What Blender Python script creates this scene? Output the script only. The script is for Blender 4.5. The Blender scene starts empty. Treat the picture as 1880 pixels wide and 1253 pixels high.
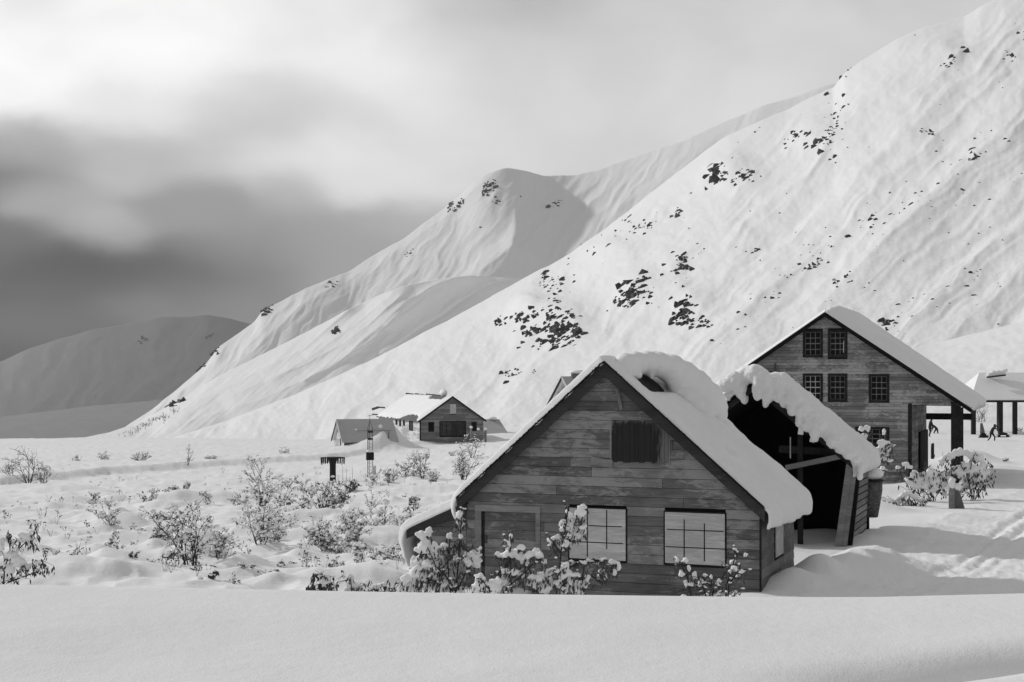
import bpy, bmesh, math, random
import numpy as np
from mathutils import Vector, Matrix, Euler

# ------------------------------------------------------------------ camera, sky, sun, exposure
C = bpy.context.scene
W0, H0, F, HOR = 1880.0, 1253.0, 2611.0, 700.0     # photo size, focal length in photo pixels, horizon row
cam = bpy.data.cameras.new('camera'); cam.lens = 50.0; cam.sensor_width = 36.0
cam.shift_y = (HOR - H0/2)/W0
cam.clip_start = 0.1; cam.clip_end = 40000
camo = bpy.data.objects.new('camera', cam); C.collection.objects.link(camo)
camo.location = (0, 0, 0); camo.rotation_euler = (math.radians(90), 0, 0)
C.camera = camo
SUN_AZ, SUN_EL = math.radians(-62), math.radians(30)      # from the view axis (+Y), negative = left
sl = bpy.data.lights.new('sun', 'SUN'); sl.energy = 2.4; sl.angle = math.radians(2.5); sl.color = (1, 1, 1)
so = bpy.data.objects.new('sun', sl); C.collection.objects.link(so)
sdir = Vector((math.sin(SUN_AZ)*math.cos(SUN_EL), math.cos(SUN_AZ)*math.cos(SUN_EL), math.sin(SUN_EL)))
so.rotation_euler = sdir.to_track_quat('Z', 'Y').to_euler()
C.view_settings.view_transform = 'Standard'; C.view_settings.look = 'None'
C.view_settings.exposure = 0.0; C.view_settings.gamma = 1.0
C.cycles.use_denoising = True
C.cycles.max_bounces = 6; C.cycles.diffuse_bounces = 3; C.cycles.glossy_bounces = 2
C.cycles.volume_bounces = 0

def s2l(v):
    v = v/255.0
    return v/12.92 if v <= .04045 else ((v+.055)/1.055)**2.4

world = bpy.data.worlds.new("World"); C.world = world; world.use_nodes = True
nt = world.node_tree; N = nt.nodes; L = nt.links
for n in list(N): N.remove(n)
wout = N.new('ShaderNodeOutputWorld'); bg = N.new('ShaderNodeBackground'); L.new(bg.outputs[0], wout.inputs[0])
def wm(op, a, b=None, c=None):
    n = N.new('ShaderNodeMath'); n.operation = op
    for i, v in enumerate((a, b, c)):
        if v is None: continue
        if isinstance(v, (int, float)): n.inputs[i].default_value = v
        else: L.new(v, n.inputs[i])
    return n.outputs[0]
tc = N.new('ShaderNodeTexCoord'); sep = N.new('ShaderNodeSeparateXYZ'); L.new(tc.outputs['Generated'], sep.inputs[0])
az = wm('ARCTAN2', sep.outputs[0], sep.outputs[1]); el = wm('ARCSINE', sep.outputs[2])
no = N.new('ShaderNodeTexNoise'); no.inputs['Scale'].default_value = 9.0; no.inputs['Detail'].default_value = 7; no.inputs['Roughness'].default_value = .52
cmb = N.new('ShaderNodeCombineXYZ'); L.new(az, cmb.inputs[0]); L.new(wm('MULTIPLY', el, 1.9), cmb.inputs[1]); L.new(cmb.outputs[0], no.inputs['Vector'])
nsep = N.new('ShaderNodeSeparateColor'); L.new(no.outputs['Color'], nsep.inputs[0])
WARP = 0.05
az2 = wm('ADD', az, wm('MULTIPLY', wm('SUBTRACT', nsep.outputs[0], .5), WARP))
el2 = wm('ADD', el, wm('MULTIPLY', wm('SUBTRACT', nsep.outputs[1], .5), WARP*.65))
# cloud brightness by direction: (column, row, brightness, width, height) read off the overcast sky
SKY = [(150, 105, 257.2, 120, 60), (60, 170, 257.2, 60, 40), (10, 215, 257.2, 90, 48), (260, 30, 257.2, 90, 50), (0, 0, 238.6, 120, 80), (360, 50, 256.6, 130, 90), (600, 40, 236.7, 130, 90), (860, 60, 206.4, 120, 90), (960, 10, 169.9, 90, 60), (1100, 100, 204.4, 140, 110), (1320, 150, 224.6, 150, 120), (1600, 60, 211.1, 200, 120), (1750, -150, 205, 300, 120), (420, 190, 213.7, 100, 45), (250, 215, 236.6, 90, 40), (735, 140, 249.6, 120, 60), (600, 200, 202.4, 90, 50), (620, 262, 231.5, 60, 40), (500, 300, 231.0, 70, 40), (400, 290, 205.9, 70, 40), (250, 290, 191.2, 80, 40), (30, 295, 166.3, 110, 28), (0, 350, 104.6, 90, 36), (90, 372, 182.6, 60, 30), (195, 430, 186.5, 60, 30), (60, 452, 99.0, 90, 40), (0, 535, 22.0, 140, 60), (180, 505, 22.0, 110, 40), (350, 525, 68.4, 110, 45), (410, 395, 149.6, 80, 45), (530, 355, 178.1, 60, 35), (590, 430, 157.3, 90, 45), (470, 470, 128.6, 90, 45), (700, 335, 230.6, 80, 38), (765, 352, 232.4, 60, 34), (730, 405, 173.8, 70, 34), (620, 480, 159.2, 80, 50), (990, 230, 218.6, 140, 90), (880, 280, 231.8, 90, 60), (150, 588, 77.9, 90, 18), (0, 620, 22.0, 100, 50), (330, 570, 116.0, 100, 22), (60, 590, 98, 60, 30), (450, 560, 131.1, 80, 30), (1300, 60, 204.9, 140, 80), (-500, 100, 200, 250, 200), (-500, 500, 110, 300, 150), (1500, -600, 170, 700, 350), (300, -700, 200, 500, 350), (330, 150, 253.9, 70, 40), (120, 395, 171.9, 50, 26), (250, 455, 168.3, 50, 26)]
num = None; den = None
v2 = N.new('ShaderNodeCombineXYZ'); L.new(az2, v2.inputs[0]); L.new(el2, v2.inputs[1])
for (px, py, val, sx, sy) in SKY:
    s = N.new('ShaderNodeVectorMath'); s.operation = 'SUBTRACT'; L.new(v2.outputs[0], s.inputs[0])
    s.inputs[1].default_value = ((px-940)/F, (HOR-py)/F, 0)
    m = N.new('ShaderNodeVectorMath'); m.operation = 'MULTIPLY'; L.new(s.outputs[0], m.inputs[0])
    m.inputs[1].default_value = (F/(sx*1.05), F/(sy*1.0), 0)
    d = N.new('ShaderNodeVectorMath'); d.operation = 'DOT_PRODUCT'; L.new(m.outputs[0], d.inputs[0]); L.new(m.outputs[0], d.inputs[1])
    w = wm('EXPONENT', wm('MULTIPLY', d.outputs['Value'], -1.0))
    lv = s2l(val)
    if num is None: num = wm('MULTIPLY', w, lv); den = w
    else: num = wm('MULTIPLY_ADD', w, lv, num); den = wm('ADD', w, den)
AMB = 0.39
num = wm('ADD', num, 0.012*AMB); den = wm('ADD', den, 0.012)
cl = wm('DIVIDE', num, den)
no2 = N.new('ShaderNodeTexNoise'); no2.inputs['Scale'].default_value = 9.0; no2.inputs['Detail'].default_value = 8; no2.inputs['Roughness'].default_value = .48; no2.inputs['Distortion'].default_value = .3
vr = N.new('ShaderNodeMapping'); vr.inputs['Rotation'].default_value = (0, 0, .55); vr.inputs['Scale'].default_value = (1.0, 1.5, 1); L.new(v2.outputs[0], vr.inputs[0]); L.new(vr.outputs[0], no2.inputs['Vector'])
cl = wm('MULTIPLY', cl, wm('ADD', wm('MULTIPLY', no2.outputs[0], .42), .79))
sky = N.new('ShaderNodeTexSky'); sky.sky_type = 'NISHITA'; sky.sun_disc = False
sky.sun_elevation = SUN_EL; sky.sun_rotation = SUN_AZ
bw = N.new('ShaderNodeRGBToBW'); L.new(sky.outputs[0], bw.inputs[0])
tot = wm('ADD', wm('MULTIPLY', wm('MINIMUM', bw.outputs[0], 4.0), .004), cl)    # thin share of clear sky seen through the overcast
L.new(tot, bg.inputs[0]); bg.inputs[1].default_value = 1.0

# ------------------------------------------------------------------ helpers
rnd = random.Random(7)
def P(px, py, Y): return Vector(((px-940)/F*Y, Y, (HOR-py)/F*Y))
def link(o): C.collection.objects.link(o); return o
def tag(o, label=None, cat=None, group=None, kind=None):
    if label: o['label'] = label
    if cat: o['category'] = cat
    if group: o['group'] = group
    if kind: o['kind'] = kind
    return o
def thing(name, loc, rz, label, cat, group=None):
    o = link(bpy.data.objects.new(name, None)); o.location = loc; o.rotation_euler = (0, 0, rz)
    o.empty_display_size = .3
    return tag(o, label, cat, group)

def hash2(ix, iy, seed):
    h = (ix.astype(np.int64)*374761393 + iy.astype(np.int64)*668265263 + seed*1442695041) & 0xffffffff
    h = ((h ^ (h >> 13))*1274126177) & 0xffffffff
    h = ((h ^ (h >> 16))*2246822519) & 0xffffffff
    return (h ^ (h >> 15)) & 0xffff
def gnoise(x, y, seed=0):
    x = np.asarray(x, float); y = np.asarray(y, float)
    ix = np.floor(x); iy = np.floor(y); fx = x-ix; fy = y-iy
    u = fx*fx*fx*(fx*(fx*6-15)+10); v = fy*fy*fy*(fy*(fy*6-15)+10)
    def g(dx, dy):
        a = hash2(ix+dx, iy+dy, seed)*(2*math.pi/65536)
        return np.cos(a)*(fx-dx)+np.sin(a)*(fy-dy)
    a = g(0, 0); b = g(1, 0); c = g(0, 1); d = g(1, 1)
    return ((a+(b-a)*u)+((c+(d-c)*u)-(a+(b-a)*u))*v)*1.5
def fbm(x, y, o=4, seed=0, gain=.5):
    s = 0; a = 1; t = 0
    for i in range(o):
        s = s+a*gnoise(x*2**i, y*2**i, seed+i*17); t += a; a *= gain
    return s/t
def ridged(x, y, o=4, seed=0, gain=.5):
    s = 0; a = 1; t = 0
    for i in range(o):
        s = s+a*(1-2*np.abs(gnoise(x*2**i, y*2**i, seed+i*17))); t += a; a *= gain
    return s/t
def sstep(a, b, x):
    t = np.clip((x-a)/(b-a), 0, 1); return t*t*(3-2*t)

def grid_mesh(name, X, Y, Z, mat):
    nv, nu = X.shape
    me = bpy.data.meshes.new(name)
    co = np.stack([X, Y, Z], -1).reshape(-1, 3).astype(np.float32)
    i = np.arange(nv*nu).reshape(nv, nu)
    q = np.stack([i[:-1, :-1], i[:-1, 1:], i[1:, 1:], i[1:, :-1]], -1).reshape(-1, 4).astype(np.int32)
    me.vertices.add(len(co)); me.vertices.foreach_set('co', co.ravel())
    me.loops.add(q.size); me.loops.foreach_set('vertex_index', q.ravel())
    me.polygons.add(len(q)); me.polygons.foreach_set('loop_start', np.arange(0, q.size, 4, dtype=np.int32))
    me.polygons.foreach_set('loop_total', np.full(len(q), 4, np.int32))
    me.polygons.foreach_set('use_smooth', np.ones(len(q), bool))
    me.update(calc_edges=True); me.validate()
    me.materials.append(mat)
    return link(bpy.data.objects.new(name, me))

class MB:
    def __init__(s): s.v = []; s.f = []
    def add(s, vs, fs):
        b = len(s.v); s.v += [tuple(v) for v in vs]; s.f += [tuple(b+i for i in f) for f in fs]; return s
    def box(s, x0, x1, y0, y1, z0, z1):
        return s.add([(x0,y0,z0),(x1,y0,z0),(x1,y1,z0),(x0,y1,z0),(x0,y0,z1),(x1,y0,z1),(x1,y1,z1),(x0,y1,z1)],
            [(0,3,2,1),(4,5,6,7),(0,1,5,4),(1,2,6,5),(2,3,7,6),(3,0,4,7)])
    def prism(s, poly, y0, y1, tilt=None):      # poly in (x,z), counter-clockwise seen from -y
        n = len(poly)
        vs = [(x, y0-(tilt(z) if tilt else 0), z) for x, z in poly]+[(x, y1, z) for x, z in poly]
        return s.add(vs, [tuple(range(n)), tuple(range(2*n-1, n-1, -1))]+[(i, i+n, (i+1) % n+n, (i+1) % n) for i in range(n)])
    def beam(s, p, q, w, h, up=(0,0,1)):
        p = Vector(p); q = Vector(q); d = (q-p).normalized(); up = Vector(up)
        if abs(d.dot(up)) > .98: up = Vector((0,1,0))
        a = d.cross(up).normalized()*w/2; b = a.cross(d).normalized()*h/2
        vs = [p-a-b, p+a-b, p+a+b, p-a+b, q-a-b, q+a-b, q+a+b, q-a+b]
        return s.add(vs, [(3,2,1,0),(4,5,6,7),(0,1,5,4),(1,2,6,5),(2,3,7,6),(3,0,4,7)])
    def tube(s, pts, rs, n=6, cap=True):
        pts = [Vector(p) for p in pts]; b = len(s.v); ref = Vector((.3,.9,.1))
        for i, p in enumerate(pts):
            d = (pts[min(i+1, len(pts)-1)]-pts[max(i-1, 0)]).normalized()
            if abs(d.dot(ref)) > .95: ref = Vector((.9,.1,.3))
            u = d.cross(ref).normalized(); w = d.cross(u)
            for k in range(n):
                a = 2*math.pi*k/n; s.v.append(tuple(p+(u*math.cos(a)+w*math.sin(a))*rs[i]))
        for i in range(len(pts)-1):
            for k in range(n):
                s.f.append((b+i*n+k, b+i*n+(k+1) % n, b+(i+1)*n+(k+1) % n, b+(i+1)*n+k))
        if cap: s.f.append(tuple(b+k for k in range(n))[::-1]); s.f.append(tuple(b+(len(pts)-1)*n+k for k in range(n)))
        return s
    def blob(s, c, r, sub=1, jit=.15, rg=rnd, rot=None):
        vs, fs = ICO[sub]; c = Vector(c); r = Vector(r) if hasattr(r, '__len__') else Vector((r, r, r))
        o = []
        for v in vs:
            k = 1+rg.uniform(-jit, jit); q = Vector((v[0]*r.x*k, v[1]*r.y*k, v[2]*r.z*k))
            if rot: q = rot @ q
            o.append(c+q)
        return s.add(o, fs)
    def leaf(s, p, d, w):                       # a small folded leaf from p along d
        p = Vector(p); d = Vector(d); side = d.cross(Vector((rnd.uniform(-1,1), rnd.uniform(-1,1), rnd.uniform(-.3,.3))))
        if side.length < 1e-6: side = Vector((1,0,0))
        side = side.normalized()*w; up = side.cross(d).normalized()*w*.35
        return s.add([p, p+d*.45+side+up, p+d, p+d*.45-side+up, p+d*.5], [(0,1,4), (1,2,4), (0,4,3), (4,2,3)])
    def build(s, name, mat, parent=None, smooth=False, label=None):
        me = bpy.data.meshes.new(name); me.from_pydata(s.v, [], s.f); me.update()
        me.materials.append(mat)
        if smooth: me.polygons.foreach_set('use_smooth', [True]*len(me.polygons))
        o = link(bpy.data.objects.new(name, me)); o.parent = parent
        if label: o['label'] = label
        return o
ICO = {}
for sb in (1, 2, 3):
    b_ = bmesh.new(); bmesh.ops.create_icosphere(b_, subdivisions=sb, radius=1)
    ICO[sb] = ([tuple(v.co) for v in b_.verts], [tuple(v.index for v in f.verts) for f in b_.faces]); b_.free()

# ------------------------------------------------------------------ materials (all grey: the photograph is black and white)
def newmat(name):
    m = bpy.data.materials.new(name); m.use_nodes = True
    return m, m.node_tree.nodes, m.node_tree.links, m.node_tree.nodes['Principled BSDF']
def mth(m, op, a, b=None, c=None, clamp=False):
    n = m.node_tree.nodes.new('ShaderNodeMath'); n.operation = op; n.use_clamp = clamp
    for i, v in enumerate((a, b, c)):
        if v is None: continue
        if isinstance(v, (int, float)): n.inputs[i].default_value = v
        else: m.node_tree.links.new(v, n.inputs[i])
    return n.outputs[0]
def tnoise(m, scale, vec=(1,1,1), detail=4, rough=.5, coord='Object', dist=0, off=(0,0,0)):
    N, L = m.node_tree.nodes, m.node_tree.links
    t = N.new('ShaderNodeTexCoord'); mp = N.new('ShaderNodeMapping'); mp.inputs['Scale'].default_value = vec; mp.inputs['Location'].default_value = off
    L.new(t.outputs[coord], mp.inputs[0]); n = N.new('ShaderNodeTexNoise'); L.new(mp.outputs[0], n.inputs['Vector'])
    n.inputs['Scale'].default_value = scale; n.inputs['Detail'].default_value = detail; n.inputs['Roughness'].default_value = rough; n.inputs['Distortion'].default_value = dist
    return n.outputs[0]
def ramp(m, fac, stops):
    n = m.node_tree.nodes.new('ShaderNodeValToRGB'); m.node_tree.links.new(fac, n.inputs[0]); r = n.color_ramp
    while len(r.elements) < len(stops): r.elements.new(.5)
    for e, (p, v) in zip(r.elements, stops): e.position = p; e.color = (v, v, v, 1)
    return n.outputs[0]
def bump(m, h, strength, dist):
    n = m.node_tree.nodes.new('ShaderNodeBump'); n.inputs['Strength'].default_value = strength; n.inputs['Distance'].default_value = dist
    m.node_tree.links.new(h, n.inputs['Height']); m.node_tree.links.new(n.outputs[0], m.node_tree.nodes['Principled BSDF'].inputs['Normal'])
def snow_mat(name, base=.82, bumps=((30., .3, .01),), rough=.75, vec=(1,1,1)):
    m, N, L, b = newmat(name)
    n = tnoise(m, .6, detail=3); L.new(ramp(m, n, [(.3, base*.97), (.7, base*1.02)]), b.inputs['Base Color'])
    b.inputs['Roughness'].default_value = rough; b.inputs['Specular IOR Level'].default_value = .25
    h = None
    for sc, amt, d in bumps:
        t = mth(m, 'MULTIPLY', tnoise(m, sc, vec, detail=5, rough=.6), d)
        h = t if h is None else mth(m, 'ADD', h, t)
    bump(m, h, 1.0, 1.0)
    return m
M = {}
M['bank'] = snow_mat('foreground_snow', .77, ((1.8,.3,.014), (14,.3,.005), (80,.4,.0032)), vec=(1, .7, 1))
M['ground'] = snow_mat('field_snow', .79, ((1.1,.3,.05), (7,.3,.012)))
M['roofsnow'] = snow_mat('roof_snow', .82, ((3,.3,.02), (18,.3,.006)))
M['farsnow'] = snow_mat('far_snow', .82, ((.5,.3,.08), (3,.3,.02)))
M['slope'] = snow_mat('mountain_snow', .78, ((.05,.3,.35), (.35,.3,.07)))
M['slopefar'] = snow_mat('peak_snow', .76, ((.01,.3,2.0), (.05,.3,.4)))
M['ridge_shade'] = snow_mat('cloud_shaded_snow', .22, ((.004,.3,5.0), (.02,.3,1.)))  # low base colour stands in for cloud shadow on the distant hills
M['clump'] = snow_mat('clump_snow', .85, ((14,.3,.012), (50,.3,.003)))
def rock_mat(name, lo, hi, sc):
    m, N, L, b = newmat(name); L.new(ramp(m, tnoise(m, sc, detail=6, rough=.7), [(.35, lo), (.7, hi)]), b.inputs['Base Color'])
    b.inputs['Roughness'].default_value = .9; bump(m, tnoise(m, sc*2, detail=6), .8, 1/sc*.2); return m
M['rock'] = rock_mat('bare_rock', .012, .07, .5)
M['rock_hazed'] = rock_mat('hazed_rock', .03, .09, .1)  # haze over the far rocks put in as a lighter rock colour
def wood_mat(name, lo, hi, paint, pv=.42, sc=1.0, grain=40, stain=.5, pthr=.62, fl=(.45,1,1.7)):
    """weathered boards running along local x: tone per board, streaks, flaked paint"""
    m, N, L, b = newmat(name)
    g = N.new('ShaderNodeNewGeometry'); isl = g.outputs['Random Per Island']
    fine = tnoise(m, 6*sc, (.25, 1, 5), detail=7, rough=.7, dist=.4)
    big = tnoise(m, .9*sc, (.6, 1, 1.3), detail=4, rough=.6)
    fog = tnoise(m, 2.2*sc, (.5, 1, 1.6), detail=5, rough=.6, off=(5,5,5))
    base = mth(m, 'ADD', mth(m, 'MULTIPLY', isl, .30), mth(m, 'ADD', mth(m, 'MULTIPLY', fine, .55), mth(m, 'ADD', mth(m, 'MULTIPLY', big, stain), mth(m, 'MULTIPLY', fog, .62))))
    col = ramp(m, mth(m, 'MULTIPLY', base, .62), [(.36, lo*.7), (.50, lo*.6+hi*.4), (.58, hi*.62), (.72, hi)])
    flake = mth(m, 'ADD', mth(m, 'MULTIPLY', tnoise(m, 4*sc, fl, detail=9, rough=.78, off=(3,1,2), dist=.5), .62), mth(m, 'MULTIPLY', tnoise(m, .7*sc, (.7, 1, 1), detail=2, off=(9,4,7)), .42))
    flake = mth(m, 'ADD', flake, mth(m, 'MULTIPLY', isl, .07))
    k = ramp(m, flake, [(pthr-.035, 0), (pthr+.03, 1)])
    mx = N.new('ShaderNodeMix'); mx.data_type = 'RGBA'
    L.new(mth(m, 'MULTIPLY', k, paint), mx.inputs[0]); L.new(col, mx.inputs[6]); mx.inputs[7].default_value = (pv, pv, pv, 1)
    L.new(mx.outputs[2], b.inputs['Base Color']); b.inputs['Roughness'].default_value = .85; b.inputs['Specular IOR Level'].default_value = .2
    bump(m, tnoise(m, grain, (.12, 1, 2.5), detail=6, rough=.7), .7, .012)
    return m
def flat_mat(name, v, rough=.8, var=.25, sc=6):
    m, N, L, b = newmat(name); L.new(ramp(m, tnoise(m, sc, detail=6, rough=.65), [(.3, v*(1-var)), (.7, v*(1+var))]), b.inputs['Base Color'])
    b.inputs['Roughness'].default_value = rough; b.inputs['Specular IOR Level'].default_value = .2; return m
M['hutwood'] = wood_mat('hut_siding', .030, .22, .75, .34, pthr=.578, fl=(.6,1,1.9))
M['hutwood_side'] = wood_mat('hut_side_siding', .035, .20, .5, .36, pthr=.65)
M['fascia'] = wood_mat('fascia_board', .014, .06, .3, .2, pthr=.68)
M['millwood'] = wood_mat('mill_siding', .05, .26, .8, .42, sc=1.3, pthr=.595, fl=(.9,1,2.0))
M['farwood'] = wood_mat('cabin_siding', .08, .27, .5, .4, sc=.6)
M['farwood_lit'] = wood_mat('sunlit_cabin_siding', .28, .6, .8, .72, sc=.6, pthr=.55)  # paler copy of the cabin siding: sunlight on left walls put into colour
M['trim'] = wood_mat('grey_trim', .10, .27, .4, .4)
M['dark'] = flat_mat('dark_timber', .022, .9, .5)
M['black'] = flat_mat('black_timber', .008, .95, .4)  # near-black timber for cores, gaps and edges
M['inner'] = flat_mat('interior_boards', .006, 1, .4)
M['panel'] = wood_mat('painted_shutter', .46, .66, .35, .7, sc=.8, stain=.4)
M['roof_shade'] = flat_mat('shaded_roof', .42, .8, .05, 1)  # shade on the near roof slopes put into the colour as grey
M['glass'] = flat_mat('window_glass', .012, .12, .6, 3)
M['muntin'] = flat_mat('muntin_paint', .4, .8, .2)
M['metal'] = flat_mat('dull_metal', .06, .5, .3)
M['twig'] = flat_mat('bark', .035, .9, .3)
M['twigfar'] = flat_mat('frosted_bark', .05, .9, .3)
M['leaf'] = flat_mat('withered_leaf', .075, .8, .5, 9)
M['leaffar'] = flat_mat('frosted_leaf', .09, .8, .5, 2)
M['cloth'] = flat_mat('dark_clothing', .02, .9, .3)
M['skin'] = flat_mat('skin', .25, .7, .1)
m_, N_, L_, b_ = newmat('hatch_planks')       # vertical planks, dark soot patch in the middle
M['hatch'] = m_
isl = N_.new('ShaderNodeNewGeometry').outputs['Random Per Island']
tcn = N_.new('ShaderNodeTexCoord'); sp_ = N_.new('ShaderNodeSeparateXYZ'); L_.new(tcn.outputs['Object'], sp_.inputs[0])
HATCH_C = (0.70, 3.68)
dx = mth(m_, 'MULTIPLY', mth(m_, 'SUBTRACT', sp_.outputs[0], HATCH_C[0]), 1/.70); dz = mth(m_, 'MULTIPLY', mth(m_, 'SUBTRACT', sp_.outputs[2], HATCH_C[1]), 1/.58)
p4 = mth(m_, 'ADD', mth(m_, 'POWER', mth(m_, 'ABSOLUTE', dx), 5.0), mth(m_, 'POWER', mth(m_, 'ABSOLUTE', dz), 6.0))
rr = mth(m_, 'ADD', p4, mth(m_, 'MULTIPLY', mth(m_, 'SUBTRACT', tnoise(m_, 5, (3,1,.7), detail=6), .5), 1.8))
st = mth(m_, 'ADD', mth(m_, 'MULTIPLY', tnoise(m_, 7, (4,1,.35), detail=6, rough=.7), .08), mth(m_, 'MULTIPLY', isl, .03))
cc = mth(m_, 'MULTIPLY', mth(m_, 'MULTIPLY_ADD', st, 1.6, .06), ramp(m_, rr, [(.35, .10), (1.0, 1.0)])); L_.new(cc, b_.inputs['Base Color']); b_.inputs['Roughness'].default_value = .9
M['muntin_grey'] = flat_mat('grey_muntin', .16, .8, .2)  # darker sash bars, used in all mill windows but one
M['paleboard'] = flat_mat('pale_board', .5, .8, .12)
M['blackplank'] = wood_mat('dark_planks', .008, .07, .3, .2)
M['greydeck'] = flat_mat('grey_roofing', .12, .85, .25, 2)
M['greyboard'] = flat_mat('grey_board', .13, .85, .2, 3)
M['stake'] = flat_mat('stake_paint', .22, .8, .1)
M['net'] = rock_mat('frosted_netting', .02, .2, 14)

# ------------------------------------------------------------------ terrain
def poly_y(pts, px): return np.interp(px, [p[0] for p in pts], [p[1] for p in pts])
GRIDS = {}
def smooth1(a, k):
    if k < 1: return a
    w = np.hanning(2*k+3)[1:-1]; w /= w.sum(); return np.convolve(np.pad(a, k, mode='edge'), w, 'valid')
def seg_dist(px, py, pts):
    best = np.full(px.shape, 1e9); tt = np.zeros(px.shape); n = len(pts)-1
    for i in range(n):
        ax, ay = pts[i]; bx, by = pts[i+1]; dx, dy = bx-ax, by-ay
        t = np.clip(((px-ax)*dx+(py-ay)*dy)/(dx*dx+dy*dy), 0, 1)
        d = np.hypot(px-(ax+t*dx), py-(ay+t*dy)); k = d < best
        best = np.where(k, d, best); tt = np.where(k, (i+t)/n, tt)
    return best, tt
def patch(name, mat, cols, sil, foot, nv, disp, ribs=(), warp=1.0, back=1.0, sm=3):
    """mountain side between a crest line and a foot line, each (column, row, distance)"""
    px = cols; nu = len(px)
    sy = smooth1(np.interp(px, [p[0] for p in sil], [p[1] for p in sil]), sm); sY = smooth1(np.interp(px, [p[0] for p in sil], [p[2] for p in sil]), 12)
    fy = smooth1(np.interp(px, [p[0] for p in foot], [p[1] for p in foot]), 8); fY = smooth1(np.interp(px, [p[0] for p in foot], [p[2] for p in foot]), 12)
    t = np.linspace(0, 1, nv)[:, None]                      # 0 foot, 1 crest
    kk = max(2, int(90/(px[1]-px[0]))); sw = smooth1(sy, kk); tw = np.clip((t-.45)/.55, 0, 1)**2.0
    PY = fy+(sw*(1-tw)+sy*tw-fy)*t; inv = 1/fY+(1/sY-1/fY)*t**warp
    Yd = 1/inv; PX = np.repeat(px[None], nv, 0)
    for pts, w, a in ribs:
        d, tt = seg_dist(PX, PY, pts)
        Yd = Yd*(1-a*np.clip(1-d/w, 0, 1)**1.3*(1-.3*tt))
    X = (PX-940)/F*Yd; Z = (HOR-PY)/F*Yd
    Z = Z+disp(PX, PY, Yd)*np.clip((1-t)*6+.35, 0, 1)
    nb = 14; k = np.arange(1, nb+1)[:, None]/nb             # far side of the crest
    Yb = Yd[-1]*(1+.25*back*k**1.2); Xb = X[-1]+0*k; Zb = Z[-1]-(Yb-Yd[-1])*(.15+.5*k)
    X = np.vstack([X, Xb]); Y = np.vstack([Yd, Yb]); Z = np.vstack([Z, Zb])
    o = grid_mesh(name, X, Y, Z, mat); tag(o, kind='structure')
    GRIDS[name] = (px, X[:nv], Yd, Z[:nv])
    return o
def hit(name, px, py):
    cols, X, Y, Z = GRIDS[name]; i = int(np.clip(np.searchsorted(cols, px), 1, len(cols)-1))
    rows = HOR-Z[:, i]/Y[:, i]*F
    j = np.nonzero(rows <= py)[0]
    j = j[0] if len(j) else len(rows)-1
    return Vector(((px-940)/F*Y[j, i], Y[j, i], Z[j, i]))

def along(PX, PY, deg, a, b):
    c, s = math.cos(math.radians(deg)), math.sin(math.radians(deg))
    u = PX*c-PY*s; v = PX*s+PY*c
    return u/a, v/b
cols = lambda a, b, s: np.arange(a, b, s, dtype=float)

# far left ridge, its foothill, and the open plain that reaches the horizon
patch('far_ridge', M['ridge_shade'], cols(-700, 900, 4),
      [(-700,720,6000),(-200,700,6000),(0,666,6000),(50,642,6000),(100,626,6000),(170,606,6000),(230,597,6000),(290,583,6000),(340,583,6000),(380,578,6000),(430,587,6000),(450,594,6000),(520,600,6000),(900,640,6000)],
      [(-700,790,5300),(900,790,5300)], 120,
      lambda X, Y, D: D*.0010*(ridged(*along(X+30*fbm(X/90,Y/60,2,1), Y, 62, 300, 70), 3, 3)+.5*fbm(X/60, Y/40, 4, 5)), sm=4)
patch('foothill', M['ridge_shade'], cols(-700, 700, 4),
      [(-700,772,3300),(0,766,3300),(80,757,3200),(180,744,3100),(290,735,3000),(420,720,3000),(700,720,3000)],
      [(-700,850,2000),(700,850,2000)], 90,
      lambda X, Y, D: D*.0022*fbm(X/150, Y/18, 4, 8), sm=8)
# the pointed peak
patch('peak', M['slopefar'], cols(60, 2300, 3),
      [(60,840,1500),(180,812,1700),(230,786,1800),(280,752,1900),(330,712,2000),(380,668,2080),(400,640,2120),(440,612,2180),(470,590,2200),(480,572,2220),(510,558,2250),(560,532,2300),(610,512,2350),(640,500,2400),(700,461,2480),(740,440,2500),(800,396,2560),(840,364,2600),(860,345,2600),(885,325,2600),(905,315,2620),(930,310,2640),(960,314,2660),(1000,325,2690),(1060,321,2710),(1100,312,2720),(1170,288,2720),(1250,262,2700),(1330,224,2680),(1400,196,2660),(1470,176,2640),(1517,158,2620),(1700,130,2600),(1880,120,2500),(2300,120,2400)],
      [(60,880,1250),(300,850,1500),(500,830,1750),(930,760,1900),(1250,720,1850),(2300,700,1850)], 200,
      lambda X, Y, D: D*.0026*(ridged(*along(X+18*fbm(X/60,Y/60,2,7), Y, 54, 240, 50), 4, 21, .5)+.15*ridged(*along(X, Y, 62, 150, 18), 3, 4)),
      ribs=[([(930,300),(870,350),(820,400),(740,455),(690,490),(560,560),(430,680)], 95, .020),
            ([(960,320),(945,400),(942,455),(880,500),(760,560)], 110, .022), ([(1100,312),(1010,420),(950,460)], 60, .006), ([(942,455),(1010,490),(1100,530)], 70, .010),
            ([(1250,262),(1180,380),(1120,470)], 90, .006)])
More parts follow.
